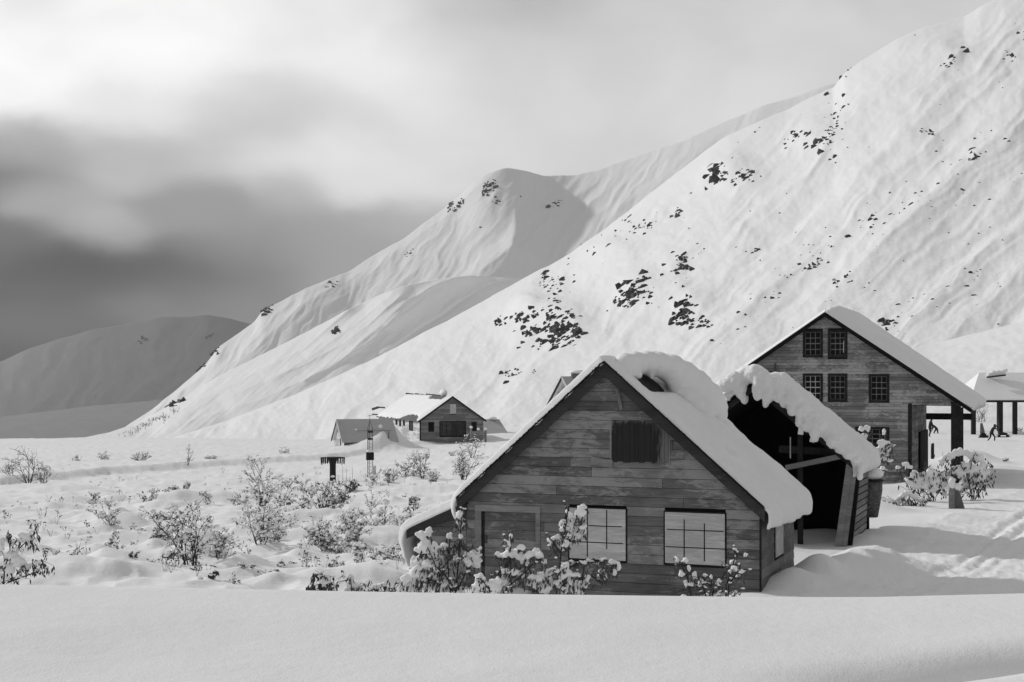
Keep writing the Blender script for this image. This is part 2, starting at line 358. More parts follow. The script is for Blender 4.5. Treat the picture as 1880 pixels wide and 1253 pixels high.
# middle spur with its long shaded flutes
patch('spur', M['slope'], cols(-300, 1250, 2.5),
      [(-100,834,480),(0,823,560),(60,816,620),(150,805,700),(200,795,760),(250,778,860),(330,735,930),(400,692,1000),(480,652,1060),(560,612,1100),(640,568,1130),(700,541,1155),(740,526,1180),(800,514,1260),(860,507,1350),(945,512,1500),(1020,500,1620),(1250,450,1800)],
      [(-100,885,300),(250,850,560),(500,830,720),(650,800,860),(760,770,1000),(900,740,1240),(1250,700,1600)], 190,
      lambda X, Y, D: D*.0016*(.5*ridged(*along(X, Y, 42, 260, 36), 3, 31)+.2*ridged(*along(X, Y, 40, 120, 13), 3, 6)+.3*fbm(X/30, Y/30, 3, 9)),
      ribs=[([(945,505),(885,528),(820,575),(760,612),(700,655),(600,715),(470,770)], 60, .045), ([(850,505),(790,528),(740,570),(690,622),(600,680),(480,735),(330,780)], 62, .042),
            ([(735,545),(680,595),(640,625),(560,670),(430,725)], 30, .022), ([(640,568),(560,640),(430,705),(300,770)], 30, .018), ([(810,530),(770,560),(715,600)], 14, .010), ([(945,512),(900,520),(840,556),(770,602),(700,650)], 12, .007), ([(862,508),(805,522),(745,556),(700,598),(640,650),(560,700)], 13, .008), ([(720,540),(660,590),(580,650),(500,700)], 16, .008)], sm=2)
# main mountain side
def disp_main(X, Y, D):
    k = sstep(700, 1500, X)
    ang = along(X, Y, 40, 300, 42)
    WX = X+35*fbm(X/150, Y/110, 3, 12); WY = Y+30*fbm(X/130, Y/120, 3, 13)
    r = ridged(*along(WX, WY, 43, 600, 80), 3, 41, .45)+.16*fbm(*along(WX, WY, 43, 420, 18), 2, 46); r2 = ridged(*along(X+20*fbm(X/90, Y/90, 2, 2), Y, 32, 150, 12), 4, 44, .55)
    low = np.clip((Y-520)/200, 0, 1)
    z = D*(.0030*r*(1-.3*low)+.00022*r2)
    z += D*.0030*fbm(*along(WX, WY, 43, 300, 110), 2, 47)+D*.0010*fbm(X/40, Y/34, 3, 49)+D*.00012*fbm(X/7, Y/7, 3, 48)
    for (cx, cy, sx, sy, a) in BUTT:
        z += D*a*np.exp(-((X-cx)/sx)**2-((Y-cy)/sy)**2)
    return z
BUTT = [(1000,590,60,40,.006),(1050,610,40,40,.004),(1160,535,40,26,.005),(1262,560,40,30,.005),(1345,318,40,30,.006),(1500,250,50,40,.005),(1740,110,50,35,.005),(1120,470,50,30,.004),(960,570,30,25,.004)]
patch('mountain', M['slope'], cols(120, 2500, 2.0),
      [(120,850,330),(250,822,430),(330,802,500),(400,780,560),(500,742,650),(600,700,730),(700,653,830),(780,610,900),(860,570,980),(930,530,1040),(975,505,1070),(1010,490,1090),(1050,466,1100),(1075,448,1105),(1100,431,1110),(1162,382,1130),(1220,336,1150),(1258,307,1160),(1301,274,1165),(1339,249,1160),(1400,222,1155),(1440,205,1150),(1490,178,1150),(1530,162,1150),(1550,137,1155),(1580,114,1160),(1650,72,1170),(1700,52,1175),(1770,33,1185),(1800,14,1190),(1842,-4,1195),(1900,-20,1200),(2500,-200,1250)],
      [(120,862,230),(400,850,215),(900,838,215),(1300,800,215),(1600,760,215),(2500,700,200)], 330, disp_main,
      ribs=[([(1590,330),(1450,500),(1330,610),(1240,680)], 60, .02), ([(1880,200),(1750,330),(1620,450),(1500,570)], 70, .035), ([(1560,150),(1530,260),(1470,350),(1390,450)], 70, .02), ([(1400,225),(1310,320),(1220,420),(1100,500)], 45, .025), ([(1230,500),(1100,610),(950,700)], 45, .018)], warp=.8, sm=2)
# near hill shoulder at the right
patch('hill', M['slope'], cols(1380, 2700, 4),
      [(1380,760,200),(1480,705,220),(1560,672,235),(1640,648,250),(1700,636,255),(1760,620,255),(1880,590,250),(2100,540,240),(2700,420,220)],
      [(1380,815,165),(2700,815,165)], 120,
      lambda X, Y, D: D*.0022*(fbm(X/140, Y/40, 4, 61))+.12*fbm(X/16, Y/10, 3, 62), warp=.9, sm=10)

# valley ground: one sheet from the road bank to the horizon
LP = [(-20,-3),(9,-3.2),(14,-4.2),(20,-4.8),(33,-5.05),(45,-5.5),(60,-6.0),(80,-6.6),(100,-7.15),(140,-8.0),(180,-8.7),(230,-9.8),(300,-13.8),(400,-20),(520,-30),(700,-45),(1000,-70),(1700,-110),(2500,-150),(4000,-215),(30000,-900)]
RP = [(-20,-3),(9,-3.2),(14,-4.0),(20,-4.7),(33,-5.0),(45,-5.05),(60,-5.1),(75,-5.15),(100,-5.35),(125,-5.45),(145,-5.4),(180,-5.0),(230,-3.0),(300,-6),(400,-20),(700,-45),(1000,-70),(1700,-110),(2500,-150),(4000,-215),(30000,-900)]
ROADLINE = [(-300,905),(0,893),(60,886),(200,873),(400,858),(600,845),(770,822),(880,810),(1000,800)]
TRACKS = [([(1560,1118),(1600,1102),(1700,1068),(1760,1040),(1800,1008),(1840,972),(1900,935),(2000,890)], 3.2, .075), ([(1600,1118),(1680,1092),(1740,1066),(1800,1036),(1845,1000),(1900,958),(2000,905)], 3.2, .07),
          ([(1700,1110),(1780,1068),(1840,1030),(1900,985)], 3, .04), ([(1790,1108),(1850,1090),(1900,1068)], 3, .04)]
rg = np.random.RandomState(3)
BUMPS = []                                                   # (x, y, radius, height) soft pillows of snow
def gz0(x, y):
    px = x/np.maximum(y, 1)*F+940
    w = sstep(600, 1500, px); return np.interp(y, *zip(*LP))*(1-w)+np.interp(y, *zip(*RP))*w
def on_ground(px, py):
    y = np.arange(12, 400, .1); z = gz0((px-940)/F*y, y); r = HOR-z/y*F
    j = np.nonzero(r <= py)[0]; j = j[0] if len(j) else len(y)-1
    return Vector(((px-940)/F*y[j], y[j], z[j]))
def bump_at(px, py, rx, ry, h, Y=None):
    g = on_ground(px, py)
    if Y: g = Vector(((px-940)/F*Y, Y, 0))
    BUMPS.append((g.x, g.y, rx, ry, h*.62))
for i in range(330):
    px = rg.uniform(-250, 880); py = 880+200*rg.uniform(0, 1)**.8
    g = on_ground(px, py); r = rg.uniform(.3, .85)*(g.y/50)**.45
    BUMPS.append((g.x, g.y, r*rg.uniform(1., 2.2), r, rg.uniform(.10, .30)*min(1, g.y/55)))
for (px, py, rx, ry, h) in [(140,925,1.2,.8,.6),(205,922,.8,.7,.6),(40,900,3,1.5,.5),(110,905,3,1.5,.5),(500,960,1.3,1.,.4),(590,990,1.2,.9,.35),(660,1085,.6,.5,.4),(600,1085,.6,.5,.35),
    (810,905,2.0,1.2,.7),(700,905,2.5,1.3,.5),(760,925,2.5,1.5,.4),(80,1068,.9,.6,.25),(715,1050,.8,.6,.35),(440,1045,.8,.6,.25),(480,1065,.8,.5,.2)]: bump_at(px, py, rx, ry, h)
# piles by the road and the right side of the hut
for (px, py, rx, ry, h) in [(1495,1058,.55,.8,.75),(1530,1062,.5,.7,.35),(1565,1048,.9,.9,.8),(1460,1072,.5,.6,.35),(1625,1050,.6,.9,.45),(1450,1075,1.0,.8,.35),(1390,1100,.7,.6,.25),(1660,1045,.8,1.2,.35),(1600,1000,.8,.9,.35),(1680,978,1.6,.9,.45),(1640,992,1.2,.8,.25),(1740,955,1.5,1.5,.3),
    (1600,940,1.2,1.6,.7),(1500,985,1.3,1.0,.35),(1780,850,1.7,2.0,1.5),(1830,870,2.4,2.5,.7),(1900,880,3,3,.4),(1690,895,1.3,1.2,.45),(1655,880,2,2,.4),(1730,900,.9,.8,.4)]: bump_at(px, py, rx, ry, h)
BUMPS += [(.6, 34.6, 3.6, 1.6, -.62), (-2.6, 36.2, 1.6, 1.2, -.3), ((712-940)/F*170, 170, 2.3, 2.6, 2.9), ((690-940)/F*166, 166, 3.5, 2.2, 1.0), ((733-940)/F*174, 174, 1.5, 2.5, 1.0), ((1235-940)/F*120, 120, 20, 12, 1.8)]
BUMPS = np.array(BUMPS)
def ground_z(X, Y, detail=True):
    Z = gz0(X, Y); PX = X/np.maximum(Y, 1)*F+940; PY = HOR-Z/np.maximum(Y, 1)*F
    near = (Y > 10) & (Y < 260)
    line = np.interp(PX, [p[0] for p in ROADLINE], [p[1] for p in ROADLINE])
    Z = Z+np.where(near, .50*(1-sstep(-1.2, 1.2, PY-line))*(1-sstep(900, 1000, PX))*(1-sstep(180, 240, Y)), 0)
    for (bx, by, rx, ry, h) in BUMPS:
        d = ((X-bx)/rx)**2+((Y-by)/ry)**2
        Z = Z+np.where(d < 6, h*np.exp(-d)*(1-.0*d), 0)
    fld = sstep(14, 30, Y)*(1-sstep(110, 300, Y))
    left = 1-sstep(900, 1250, PX)
    Z = Z+fld*(.16*fbm(X/3.4, Y/2.6, 3, 71)+.10*(1-np.abs(fbm(X/1.7, Y/2.2, 2, 73))*2))*(.3+.7*left)
    Z = Z+fld*(1-sstep(70, 100, Y))*left*.05*fbm(X/.7, Y/.9, 2, 75)
    Z = Z+sstep(130, 230, Y)*(1-sstep(300, 420, Y))*left*(.9*fbm(X/38, Y/30, 3, 101)+.35)*np.clip(1-(PX-700)/300, 0, 1)
    Z = Z+sstep(150, 600, Y)*Y*.002*fbm(X/60, Y/90, 4, 77)
    if detail:
        road = sstep(1560, 1660, PX+(PY-1000)*1.0)*sstep(905, 945, PY+(PX-1880)*.35)*(Y < 75)*(Y > 20)
        rough = fbm(X/.35, Y/.45, 3, 81)
        Z = Z+road*.055*rough
        lip = np.abs(PX-np.interp(PY, [880, 935, 960, 1000, 1050, 1110], [1930, 1790, 1735, 1690, 1560, 1440]))
        Z = Z+(np.clip(1-lip/34, 0, 1)**1.2)*(Y < 75)*(Y > 20)*(.03+.06*fbm(X/.4, Y/.5, 3, 83))
        for pts, w, a in TRACKS:
            d, _ = seg_dist(PX, PY, pts); ww = w*F/np.maximum(Y, 1)/34
            Z = Z-a*np.exp(-(d/ww)**2)*(Y < 70)*(Y > 20)+.3*a*np.exp(-((d-2.2*ww)/ww)**2)*(Y < 70)*(Y > 20)*(1+rough)
    return Z
def ground_at(x, y): return float(ground_z(np.array([float(x)]), np.array([float(y)]))[0])
gp = np.concatenate([cols(-1200, -60, 14), cols(-60, 1940, 2.5), cols(1940, 3200, 14)])
gy = [10.0]
while gy[-1] < 8000: gy.append(gy[-1]*(1.0052 if 26 < gy[-1] < 75 else 1.009 if gy[-1] < 300 else 1.03))
gy = np.array(gy); GY, GP = np.meshgrid(gy, gp, indexing='ij'); GX = (GP-940)/F*GY
tag(grid_mesh('ground', GX, GY, ground_z(GX, GY), M['ground']), kind='structure')

# the photographer's snow bank, a gentle pillow that drops away to the field
bx = np.arange(-13, 13.01, .07); by = np.concatenate([np.arange(-7, 3, .25), np.arange(3, 14, .05)])
BX, BY = np.meshgrid(bx, by)
crest_px = [(-900,1066),(-400,1072),(0,1079),(300,1085),(700,1093),(1000,1098),(1400,1103),(1600,1103),(1880,1096),(2600,1080)]
def bank_z(X, Y):
    px = X/np.maximum(Y, 2.5)*F+940; cy = np.interp(px, [c[0] for c in crest_px], [c[1] for c in crest_px])
    Yc = 9.0+.25*gnoise(X/3, X*0+.5, 5); top = (HOR-cy)/F*Yc
    z = top+(Yc-Y).clip(0, 4)*-.012*(Yc-Y).clip(0, 4)*.3
    z = z-.16*(Y-Yc).clip(0, 99)**2*1.6
    z = z+.035*fbm(X/2.2, Y/1.6, 3, 91)*(1-sstep(Yc-1.8, Yc-.3, Y))+.004*fbm(X/.35, Y/.3, 3, 93)*(1-sstep(Yc-1, Yc-.2, Y))
    t = X-2.05                                                # wind trough in the lower right corner
    ln = 6.62+.36*(X-1.0)
    z = z-.30*np.exp(-((Y-ln)/.24)**2)*sstep(.9, 2.7, X)+.05*np.exp(-((Y-ln+.6)/.3)**2)*sstep(1.2, 2.2, X)
    return np.maximum(z, -5.5)
tag(grid_mesh('snow_bank', BX, BY, bank_z(BX, BY), M['bank']), kind='structure')

# ------------------------------------------------------------------ building tools
def clip_course(poly, z0, z1):
    """x-range of a convex outline (x,z) at heights z0 and z1"""
    def span(z):
        xs = []
        n = len(poly)
        for i in range(n):
            (ax, az), (bx, bz) = poly[i], poly[(i+1) % n]
            if abs(bz-az) < 1e-9:
                if abs(az-z) < 1e-6: xs += [ax, bx]
            elif min(az, bz)-1e-9 <= z <= max(az, bz)+1e-9: xs.append(ax+(bx-ax)*(z-az)/(bz-az))
        return (min(xs), max(xs)) if xs else None
    return span(z0), span(z1)
def siding(poly, h, holes=(), T=.03, seed=1, lap=.012, gap=.010, lens=(2.6, 6.0), y=0.0, skip=0.0):
    """horizontal boards filling the outline; each board its own piece, its foot standing slightly proud"""
    mb = MB(); r = random.Random(seed); z = min(p[1] for p in poly); top = max(p[1] for p in poly)
    knots = sorted({round(p[1], 4) for p in poly}); 
    while z < top-.02:
        z1 = min(z+h, top-.004)
        for k in knots:
            if z+.03 < k < z1-.03: pass
        za, zb = z+gap/2, z1-gap/2
        s0, s1 = clip_course(poly, za, zb)
        if s0 and s1:
            cuts = [(s0[0], s1[0])]; x = s0[0]-r.uniform(0, 1.5)
            while True:
                x += r.uniform(*lens)
                if x > s0[1]-.3: break
                if x > s0[0]+.3 and x > s1[0]+.05 and x < s1[1]-.05: cuts.append((x, x))
            cuts.append((s0[1], s1[1]))
            for a, b in zip(cuts[:-1], cuts[1:]):
                parts = [((a[0]+gap/2, a[1]+gap/2), (b[0]-gap/2, b[1]-gap/2))]
                for (hx0, hx1, hz0, hz1) in holes:
                    if hz1 <= (za+zb)/2 or hz0 >= (za+zb)/2: continue
                    q = []
                    for (l, rr) in parts:
                        if hx1 <= min(l) or hx0 >= max(rr): q.append((l, rr)); continue
                        if hx0 > max(l)+.02: q.append((l, (hx0, hx0)))
                        if hx1 < min(rr)-.02: q.append(((hx1, hx1), rr))
                    parts = q
                for (l, rr) in parts:
                    if r.random() < skip: continue
                    pz = [(l[0], za), (rr[0], za+r.uniform(-.002, .002)), (rr[1], zb), (l[1], zb)]
                    if rr[0]-l[0] < .02 and rr[1]-l[1] < .02: continue
                    j = r.uniform(0, .005)
                    mb.add([(pz[0][0], y-T-lap-j, za), (pz[1][0], y-T-lap-j, za), (pz[2][0], y-T-j, zb), (pz[3][0], y-T-j, zb), (pz[0][0], y, za), (pz[1][0], y, za), (pz[2][0], y, zb), (pz[3][0], y, zb)],
                           [(0,1,2,3), (7,6,5,4), (0,4,5,1), (1,5,6,2), (2,6,7,3), (3,7,4,0)])
        z = z1
        if z1 >= top-.005: break
    return mb
def swap_xy(mb, f):           # lay a wall built in the x-z plane onto another plane
    mb.v = [f(v) for v in mb.v]; return mb
class Plane:
    """photo point -> local (x, z) on the vertical plane through a thing's origin (optionally y=d deep)"""
    def __init__(s, o, rz, d=0, side=None):
        s.o = Vector(o); s.rz = rz; s.ex = Vector((math.cos(rz), math.sin(rz), 0)); s.ey = Vector((-math.sin(rz), math.cos(rz), 0)); s.d = d; s.side = side
    def at(s, px, py):
        u = (px-940)/F
        if s.side is None: b = s.o+s.ey*s.d; e = s.ex
        else: b = s.o+s.ex*s.side; e = s.ey
        t = (u*b.y-b.x)/(e.x-u*e.y); Y = b.y+t*e.y
        return t, (HOR-py)/F*Y-s.o.z
    def rect(s, x0, y0, x1, y1):
        (a, zt), (b, _) = s.at(x0, y0), s.at(x1, y0); _, zb = s.at((x0+x1)/2, y1); _, zt = s.at((x0+x1)/2, y0)
        return a, b, zb, zt
def remesh(o, vox, smooth=3, amp=0, scale=.3):
    m = o.modifiers.new('remesh', 'REMESH'); m.mode = 'VOXEL'; m.voxel_size = vox; m.use_smooth_shade = True
    if smooth: s = o.modifiers.new('smooth', 'SMOOTH'); s.iterations = smooth; s.factor = .6
    if amp:
        t = bpy.data.textures.new('clump', 'CLOUDS'); t.noise_scale = scale; t.noise_depth = 3
        d = o.modifiers.new('displace', 'DISPLACE'); d.texture = t; d.strength = amp; d.mid_level = .5; d.texture_coords = 'LOCAL'
    return o
def snow_slab(path, thick, y0, y1, n=60, ny=40, seed=1, edge=.18, amp=.05, lip=lambda s, t: 0, extra=None, under=.02):
    """closed blanket of snow lying along a path in local x-z, from depth y0 to y1; path = polyline from ridge to tail"""
    pts = np.array(path, float); d = np.r_[0, np.cumsum(np.hypot(*np.diff(pts, axis=0).T))]; Ls = d[-1]
    s = np.linspace(0, Ls, n); px = np.interp(s, d, pts[:, 0]); pz = np.interp(s, d, pts[:, 1])
    px = np.r_[px[0], (px[:-2]+2*px[1:-1]+px[2:])/4, px[-1]]; pz = np.r_[pz[0], (pz[:-2]+2*pz[1:-1]+pz[2:])/4, pz[-1]]
    tx = np.gradient(px); tz = np.gradient(pz); l = np.hypot(tx, tz); nx, nz = -tz/l, tx/l
    if nz.mean() < 0: nx, nz = -nx, -nz
    tt = np.linspace(0, 1, ny); S, T = np.meshgrid(s, tt, indexing='ij'); I = np.arange(n)
    y = y0+(y1-y0)*T
    e0 = np.clip((S)/edge, 0, 1)*0+1; e1 = np.clip((Ls-S)/edge, 0, 1); f0 = np.clip((T*(y1-y0))/edge, 0, 1); f1 = np.clip(((1-T)*(y1-y0))/edge, 0, 1)
    rd = lambda q: np.sqrt(np.clip(1-(1-q)**2, 0, 1))
    H = np.array([[thick(a/Ls, b) for b in tt] for a in s])*rd(e1)*rd(f0)*rd(f1)
    H = H*(1+amp*4*fbm(S/.9, y/.9, 3, seed))+amp*.3*fbm(S/.25, y/.25, 2, seed+5)*rd(f0)
    yy = y+(fbm(S/.35, T*0+seed, 3, seed+9)*amp*1.2*(np.abs(T-.5)*2)**4)*np.where(T < .5, -1, 1)
    NX, NZ = nx[:, None], nz[:, None]
    top = np.stack([px[:, None]+NX*H, yy, pz[:, None]+NZ*H], -1)
    bot = np.stack([px[:, None]-NX*under+0*H, yy, pz[:, None]-NZ*under+0*H], -1)
    mb = MB(); nn = n*ny; idx = lambda i, j: i*ny+j
    flip = (px[-1] > px[0])
    fs = []
    for i in range(n-1):
        for j in range(ny-1):
            q = (idx(i, j), idx(i+1, j), idx(i+1, j+1), idx(i, j+1)); fs.append(q if flip else q[::-1]); q2 = tuple(a+nn for a in q); fs.append(q2[::-1] if flip else q2)
    for i in range(n-1):
        for j in (0, ny-1): fs.append((idx(i, j), idx(i, j)+nn, idx(i+1, j)+nn, idx(i+1, j)))
    for j in range(ny-1):
        for i in (0, n-1): fs.append((idx(i, j), idx(i, j+1), idx(i, j+1)+nn, idx(i, j)+nn))
    mb.add(np.concatenate([top.reshape(-1, 3), bot.reshape(-1, 3)]), fs)
    return mb
def local(o, w):            # world -> local of a thing (rotation about z only)
    w = Vector(w)-Vector(o.location); a = -o.rotation_euler.z
    return Vector((w.x*math.cos(a)-w.y*math.sin(a), w.x*math.sin(a)+w.y*math.cos(a), w.z))
def glazed(root, r, nx, nz, fw=.09, y=-.035, frame='dark', munt='muntin', mw=.022, label=None, lit=1.0):
    """window: thick dark frame > pane, muntins"""
    x0, x1, z0, z1 = r
    f = MB()
    f.box(x0, x1, y-.02, y+.06, z1-fw, z1).box(x0, x1, y-.04, y+.06, z0, z0+fw).box(x0, x0+fw, y-.018, y+.06, z0+fw, z1-fw).box(x1-fw, x1, y-.018, y+.06, z0+fw, z1-fw)
    w = f.build('window', M[frame], root, label=label)
    MB().box(x0+fw, x1-fw, y+.045, y+.058, z0+fw, z1-fw).build('pane', M['glass'], w)
    g = MB(); ax, bx, az, bz = x0+fw, x1-fw, z0+fw, z1-fw
    for i in range(nx+1):
        x = ax+(bx-ax)*i/nx; k = .8 if 0 < i < nx else 1; g.box(max(ax, x-mw*k/2), min(bx, x+mw*k/2), y+.02, y+.045, az, bz)
    for j in range(nz+1):
        z = az+(bz-az)*j/nz; g.box(ax, bx, y+.017, y+.044, max(az, z-mw/2), min(bz, z+mw/2*(2 if j*2 == nz else 1)))
    g.build('muntins', M[munt], w)
    return w

# ------------------------------------------------------------------ the weathered hut in front
A21 = math.radians(-21)
ho = Vector((2.38, 35.25, -5.2)); hut = thing('cabin', ho, A21, 'nearest dark weathered plank cabin with two pale shuttered windows and a snow-laden steep roof', 'cabin')
hp = Plane(ho, A21); HW = 3.78; EZ = 2.22; AZ = 5.55; HD = 4.45
door = (hp.at(885, 0)[0], hp.at(985, 0)[0], -.6, hp.at(930, 940)[1])
dfr = (hp.at(874, 0)[0], hp.at(993, 0)[0], -.2, hp.at(930, 928)[1])
w1 = hp.rect(1046, 933, 1151, 1028); w2 = hp.rect(1221, 941, 1333, 1037); ht = hp.rect(1124, 772, 1228, 848)
poly = [(-HW, -.47), (HW, -.47), (HW, EZ), (0, AZ), (-HW, EZ)]
HATCH_C = ((ht[0]+ht[1])/2, (ht[2]+ht[3])/2)
b = siding(poly, .235, [door, w1, w2, ht], seed=4, lap=.016)
b.build('front_wall', M['hutwood'], hut)
MB().prism(poly, .002, .06).build('wall_core', M['black'], hut)
# right wall
sp = Plane(ho, A21, side=HW)
sw = sp.rect(1419, 958, 1433, 1020)
rw = siding([(0, -.47), (HD, -.47), (HD, EZ), (0, EZ)], .235, [(sw[0], sw[1]+.18, sw[2], sw[3])], seed=8, lap=.016)
swap_xy(rw, lambda v: (HW-v[1], v[0], v[2])); rw.f = [f for f in rw.f]
rwo = rw.build('side_wall', M['hutwood_side'], hut)
MB().box(HW-.06, HW-.002, .065, HD, 0, EZ).build('wall_core', M['black'], hut)
MB().box(HW-.002, HW+.04, -.045, -.0, 0, EZ-.02).build('corner_board', M['dark'], hut)
lw = siding([(0, 0), (HD, 0), (HD, EZ), (0, EZ)], .235, seed=9); swap_xy(lw, lambda v: (-HW+v[1], HD-v[0], v[2])); lw.build('side_wall', M['hutwood_side'], hut)
bwl = siding(poly, .235, seed=10); swap_xy(bwl, lambda v: (-v[0], HD-v[1], v[2])); bwl.build('back_wall', M['hutwood'], hut)
so_ = MB().box(HW+.03, HW+.075, sw[0]+.05, sw[1], sw[2], sw[3]).build('side_shutter', M['panel'], hut)
MB().box(HW+.004, HW+.05, sw[0]-.03, sw[0]+.05, sw[2]-.05, sw[3]+.05).build('window_edge', M['black'], so_)
MB().box(HW+.004, HW+.05, sw[1]+.05, sw[1]+.15, sw[2]+.1, sw[2]+.75).build('window_gap', M['black'], so_)
# door
dmb = siding([(door[0]+.02, -.47), (door[1]-.02, -.47), (door[1]-.02, door[3]), (door[0]+.02, door[3])], .235, seed=12, lens=(9, 10), y=.03)
dr = dmb.build('door', M['hutwood'], hut)
hx, hz = hp.at(893, 990); MB().box(hx-.025, hx+.025, -.05, -.002, hz-.1, hz+.1).build('handle', M['metal'], dr)
fr = MB().box(dfr[0], door[0], -.075, .0, -.6, door[3]).box(door[1], dfr[1], -.075, .0, -.6, door[3]).box(dfr[0]-.01, dfr[1]+.01, -.08, .0, door[3]+.002, dfr[3]).build('door_frame', M['trim'], hut)
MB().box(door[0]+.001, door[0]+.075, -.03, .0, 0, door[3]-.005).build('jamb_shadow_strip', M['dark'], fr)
# painted shutters with dark cross lines
def shutter(r, vs, hs, seed):
    x0, x1, z0, z1 = r; mb = MB(); rr = random.Random(seed)
    mb.add([(x0+.02, -.075, z0+.02), (x1-.015, -.075, z0+.01), (x1-.02, -.075, z1-.015), (x0+.015, -.075, z1-.01), (x0+.02, -.03, z0+.02), (x1-.015, -.03, z0+.01), (x1-.02, -.03, z1-.015), (x0+.015, -.03, z1-.01)],
           [(0,1,2,3), (7,6,5,4), (0,4,5,1), (1,5,6,2), (2,6,7,3), (3,7,4,0)])
    s = mb.build('window_shutter', M['panel'], hut)
    g = MB()
    for v, (a, b) in vs: g.box(v-.014, v+.014, -.079, -.076, z0+(z1-z0)*a, z0+(z1-z0)*b)
    for v, (a, b) in hs:
        g.box(x0+(x1-x0)*a, x0+(x1-x0)*b, -.0785, -.0765, v-.012, v+.012)
    g.build('dark_cross_lines', M['dark'], s)
    f = MB(); e = .022
    f.box(x0-e, x1+e, -.06, .0, z1, z1+e*.9).box(x0-e, x1+e, -.07, 0, z0-e*1.4, z0).box(x0-e, x0, -.058, 0, z0, z1).box(x1, x1+e, -.058, 0, z0, z1)
    f.build('window_frame', M['dark'], s)
    return s
shutter(w1, [(hp.at(1080, 0)[0], (.05, 1)), (hp.at(1115.5, 0)[0], (.22, .97))], [(hp.at(1100, 965.5)[1], (.0, .93)), (hp.at(1100, 996)[1], (0, .95))], 1)
shutter(w2, [(hp.at(1257.5, 0)[0], (.12, .86)), (hp.at(1294.5, 0)[0], (.08, .80))], [(hp.at(1275, 973.5)[1], (.04, .97)), (hp.at(1275, 1005.5)[1], (.02, 1))], 2)
# boarded gable hatch: vertical planks
mb = MB(); rr = random.Random(5); x = ht[0]
while x < ht[1]-.03:
    w = min(rr.uniform(.10, .17), ht[1]-x); j = rr.uniform(0, .012)
    mb.box(x+.002, x+w-.002, -.06-j, -.02, ht[2]-rr.uniform(0, .03), ht[3]-rr.uniform(0, .02)); x += w
ha = mb.build('gable_hatch', M['hatch'], hut)
MB().box(ht[0]-.05, ht[1]+.05, -.055, -.0, ht[3], ht[3]+.05).box(ht[1], ht[1]+.045, -.055, -.0, ht[2]-.06, ht[3]).box(ht[0]-.05, ht[0], -.055, 0, ht[2]-.03, ht[3]).build('hatch_frame', M['trim'], ha)
a = hp.at(1087, 846); c = hp.at(1126, 852); MB().beam((a[0], -.085, a[1]), (c[0], -.085, c[1]), .03, .2).build('loose_board', M['trim'], hut, label='short loose board nailed at a slant beside the gable hatch')
a = hp.at(1135, 712); c = hp.at(1142, 753); MB().beam((a[0], -.14, a[1]), (c[0], -.07, c[1]), .06, .07).build('gable_stick', M['trim'], hut, label='grey stick hanging below the gable peak')
# roof decks, fascia boards
OV = .30; EV = .15; sl_ = (AZ-EZ)/HW; L_r = math.hypot(1, sl_)
def roof_pt(x, off=0): return AZ-abs(x)*sl_+off
XE = HW+EV
for sgn in (-1, 1):
    mb = MB(); th = .07; z0 = roof_pt(0, .10); z1 = roof_pt(XE, .10)
    pts = [(0, z0), (sgn*XE, z1), (sgn*XE, z1-th), (0, z0-th)]
    if sgn < 0: pts = pts[::-1]
    mb.prism(pts[::-1], -OV, HD+.25); mb.build('roof_deck', M['dark'], hut)
    f = MB(); n = 24; rr = random.Random(sgn+5)
    for (off, wd, ya, yb) in ((.145, .10, -OV-.03, -OV+.0), (.055, .27, -OV-.002, -OV+.05)):
        pts = [(0, z0-.10+off), (sgn*(XE+.02), z1-.10+off), (sgn*(XE+.02), z1-.10+off-wd), (0, z0-.10+off-wd*1.05)]
        f.prism(pts if sgn < 0 else pts[::-1], ya, yb)
    fo = f.build('fascia', M['fascia'], hut)
    s2 = MB()                                                # ragged shingle ends showing between fascia and snow
    for i in range(110):
        x = XE*(i+.5)/110; z = roof_pt(x, .13)
        s2.beam((sgn*(x-.02), -OV-.05-rr.uniform(0, .02), z+rr.uniform(.0, .035)), (sgn*(x+.028), -OV-.05, z-.028*sl_+rr.uniform(.0, .03)), .05, .03)
    s2.build('shingle_ends', M['black'], hut)
# lean-to on the left
lt = MB(); LX0, LZ0 = hp.at(768, 962); LX1 = -HW; LZ1 = hp.at(846, 922)[1]
lpoly = [(LX0, -.47), (LX1-.03, -.47), (LX1-.03, LZ1-.2), (LX0, LZ0-.12)]
siding(lpoly, .235, seed=14, y=.12).build('lean_to_front_wall', M['hutwood'], hut)
lsd = siding([(0, 0), (HD-.5, 0), (HD-.5, LZ0-.12), (0, LZ0-.12)], .235, seed=15); swap_xy(lsd, lambda v: (LX0+v[1], HD-.38-v[0], v[2])); lsd.build('lean_to_side_wall', M['hutwood_side'], hut)
ls = (LZ1-LZ0)/(LX1-LX0); xa, xb = LX0-.22, LX1+.04
lz = lambda x: LZ0+(x-LX0)*ls
MB().prism([(xa, lz(xa)-.06), (xb, lz(xb)-.06), (xb, lz(xb)), (xa, lz(xa))], -.18, HD-.3).build('lean_to_roof', M['dark'], hut)
MB().prism([(xa-.02, lz(xa)-.28), (xb, lz(xb)-.26), (xb, lz(xb)+.02), (xa-.02, lz(xa)+.02)], -.22, -.182).build('lean_to_fascia', M['fascia'], hut)
sn = snow_slab([(xb-.05, lz(xb)+.0), (xa+.1, lz(xa+.1)), (xa-.06, lz(xa)-.06), (xa-.14, lz(xa)-.35), (xa-.06, lz(xa)-.75), (xa+.07, lz(xa)-1.1)], lambda s, t: (.22 if s < .62 else .22-.19*(s-.62)/.38*1.1), -.26, HD-.3, n=50, ny=36, seed=3, edge=.10, amp=.03)
remesh(sn.build('lean_to_snow', M['roofsnow'], hut, True), .035, 3)
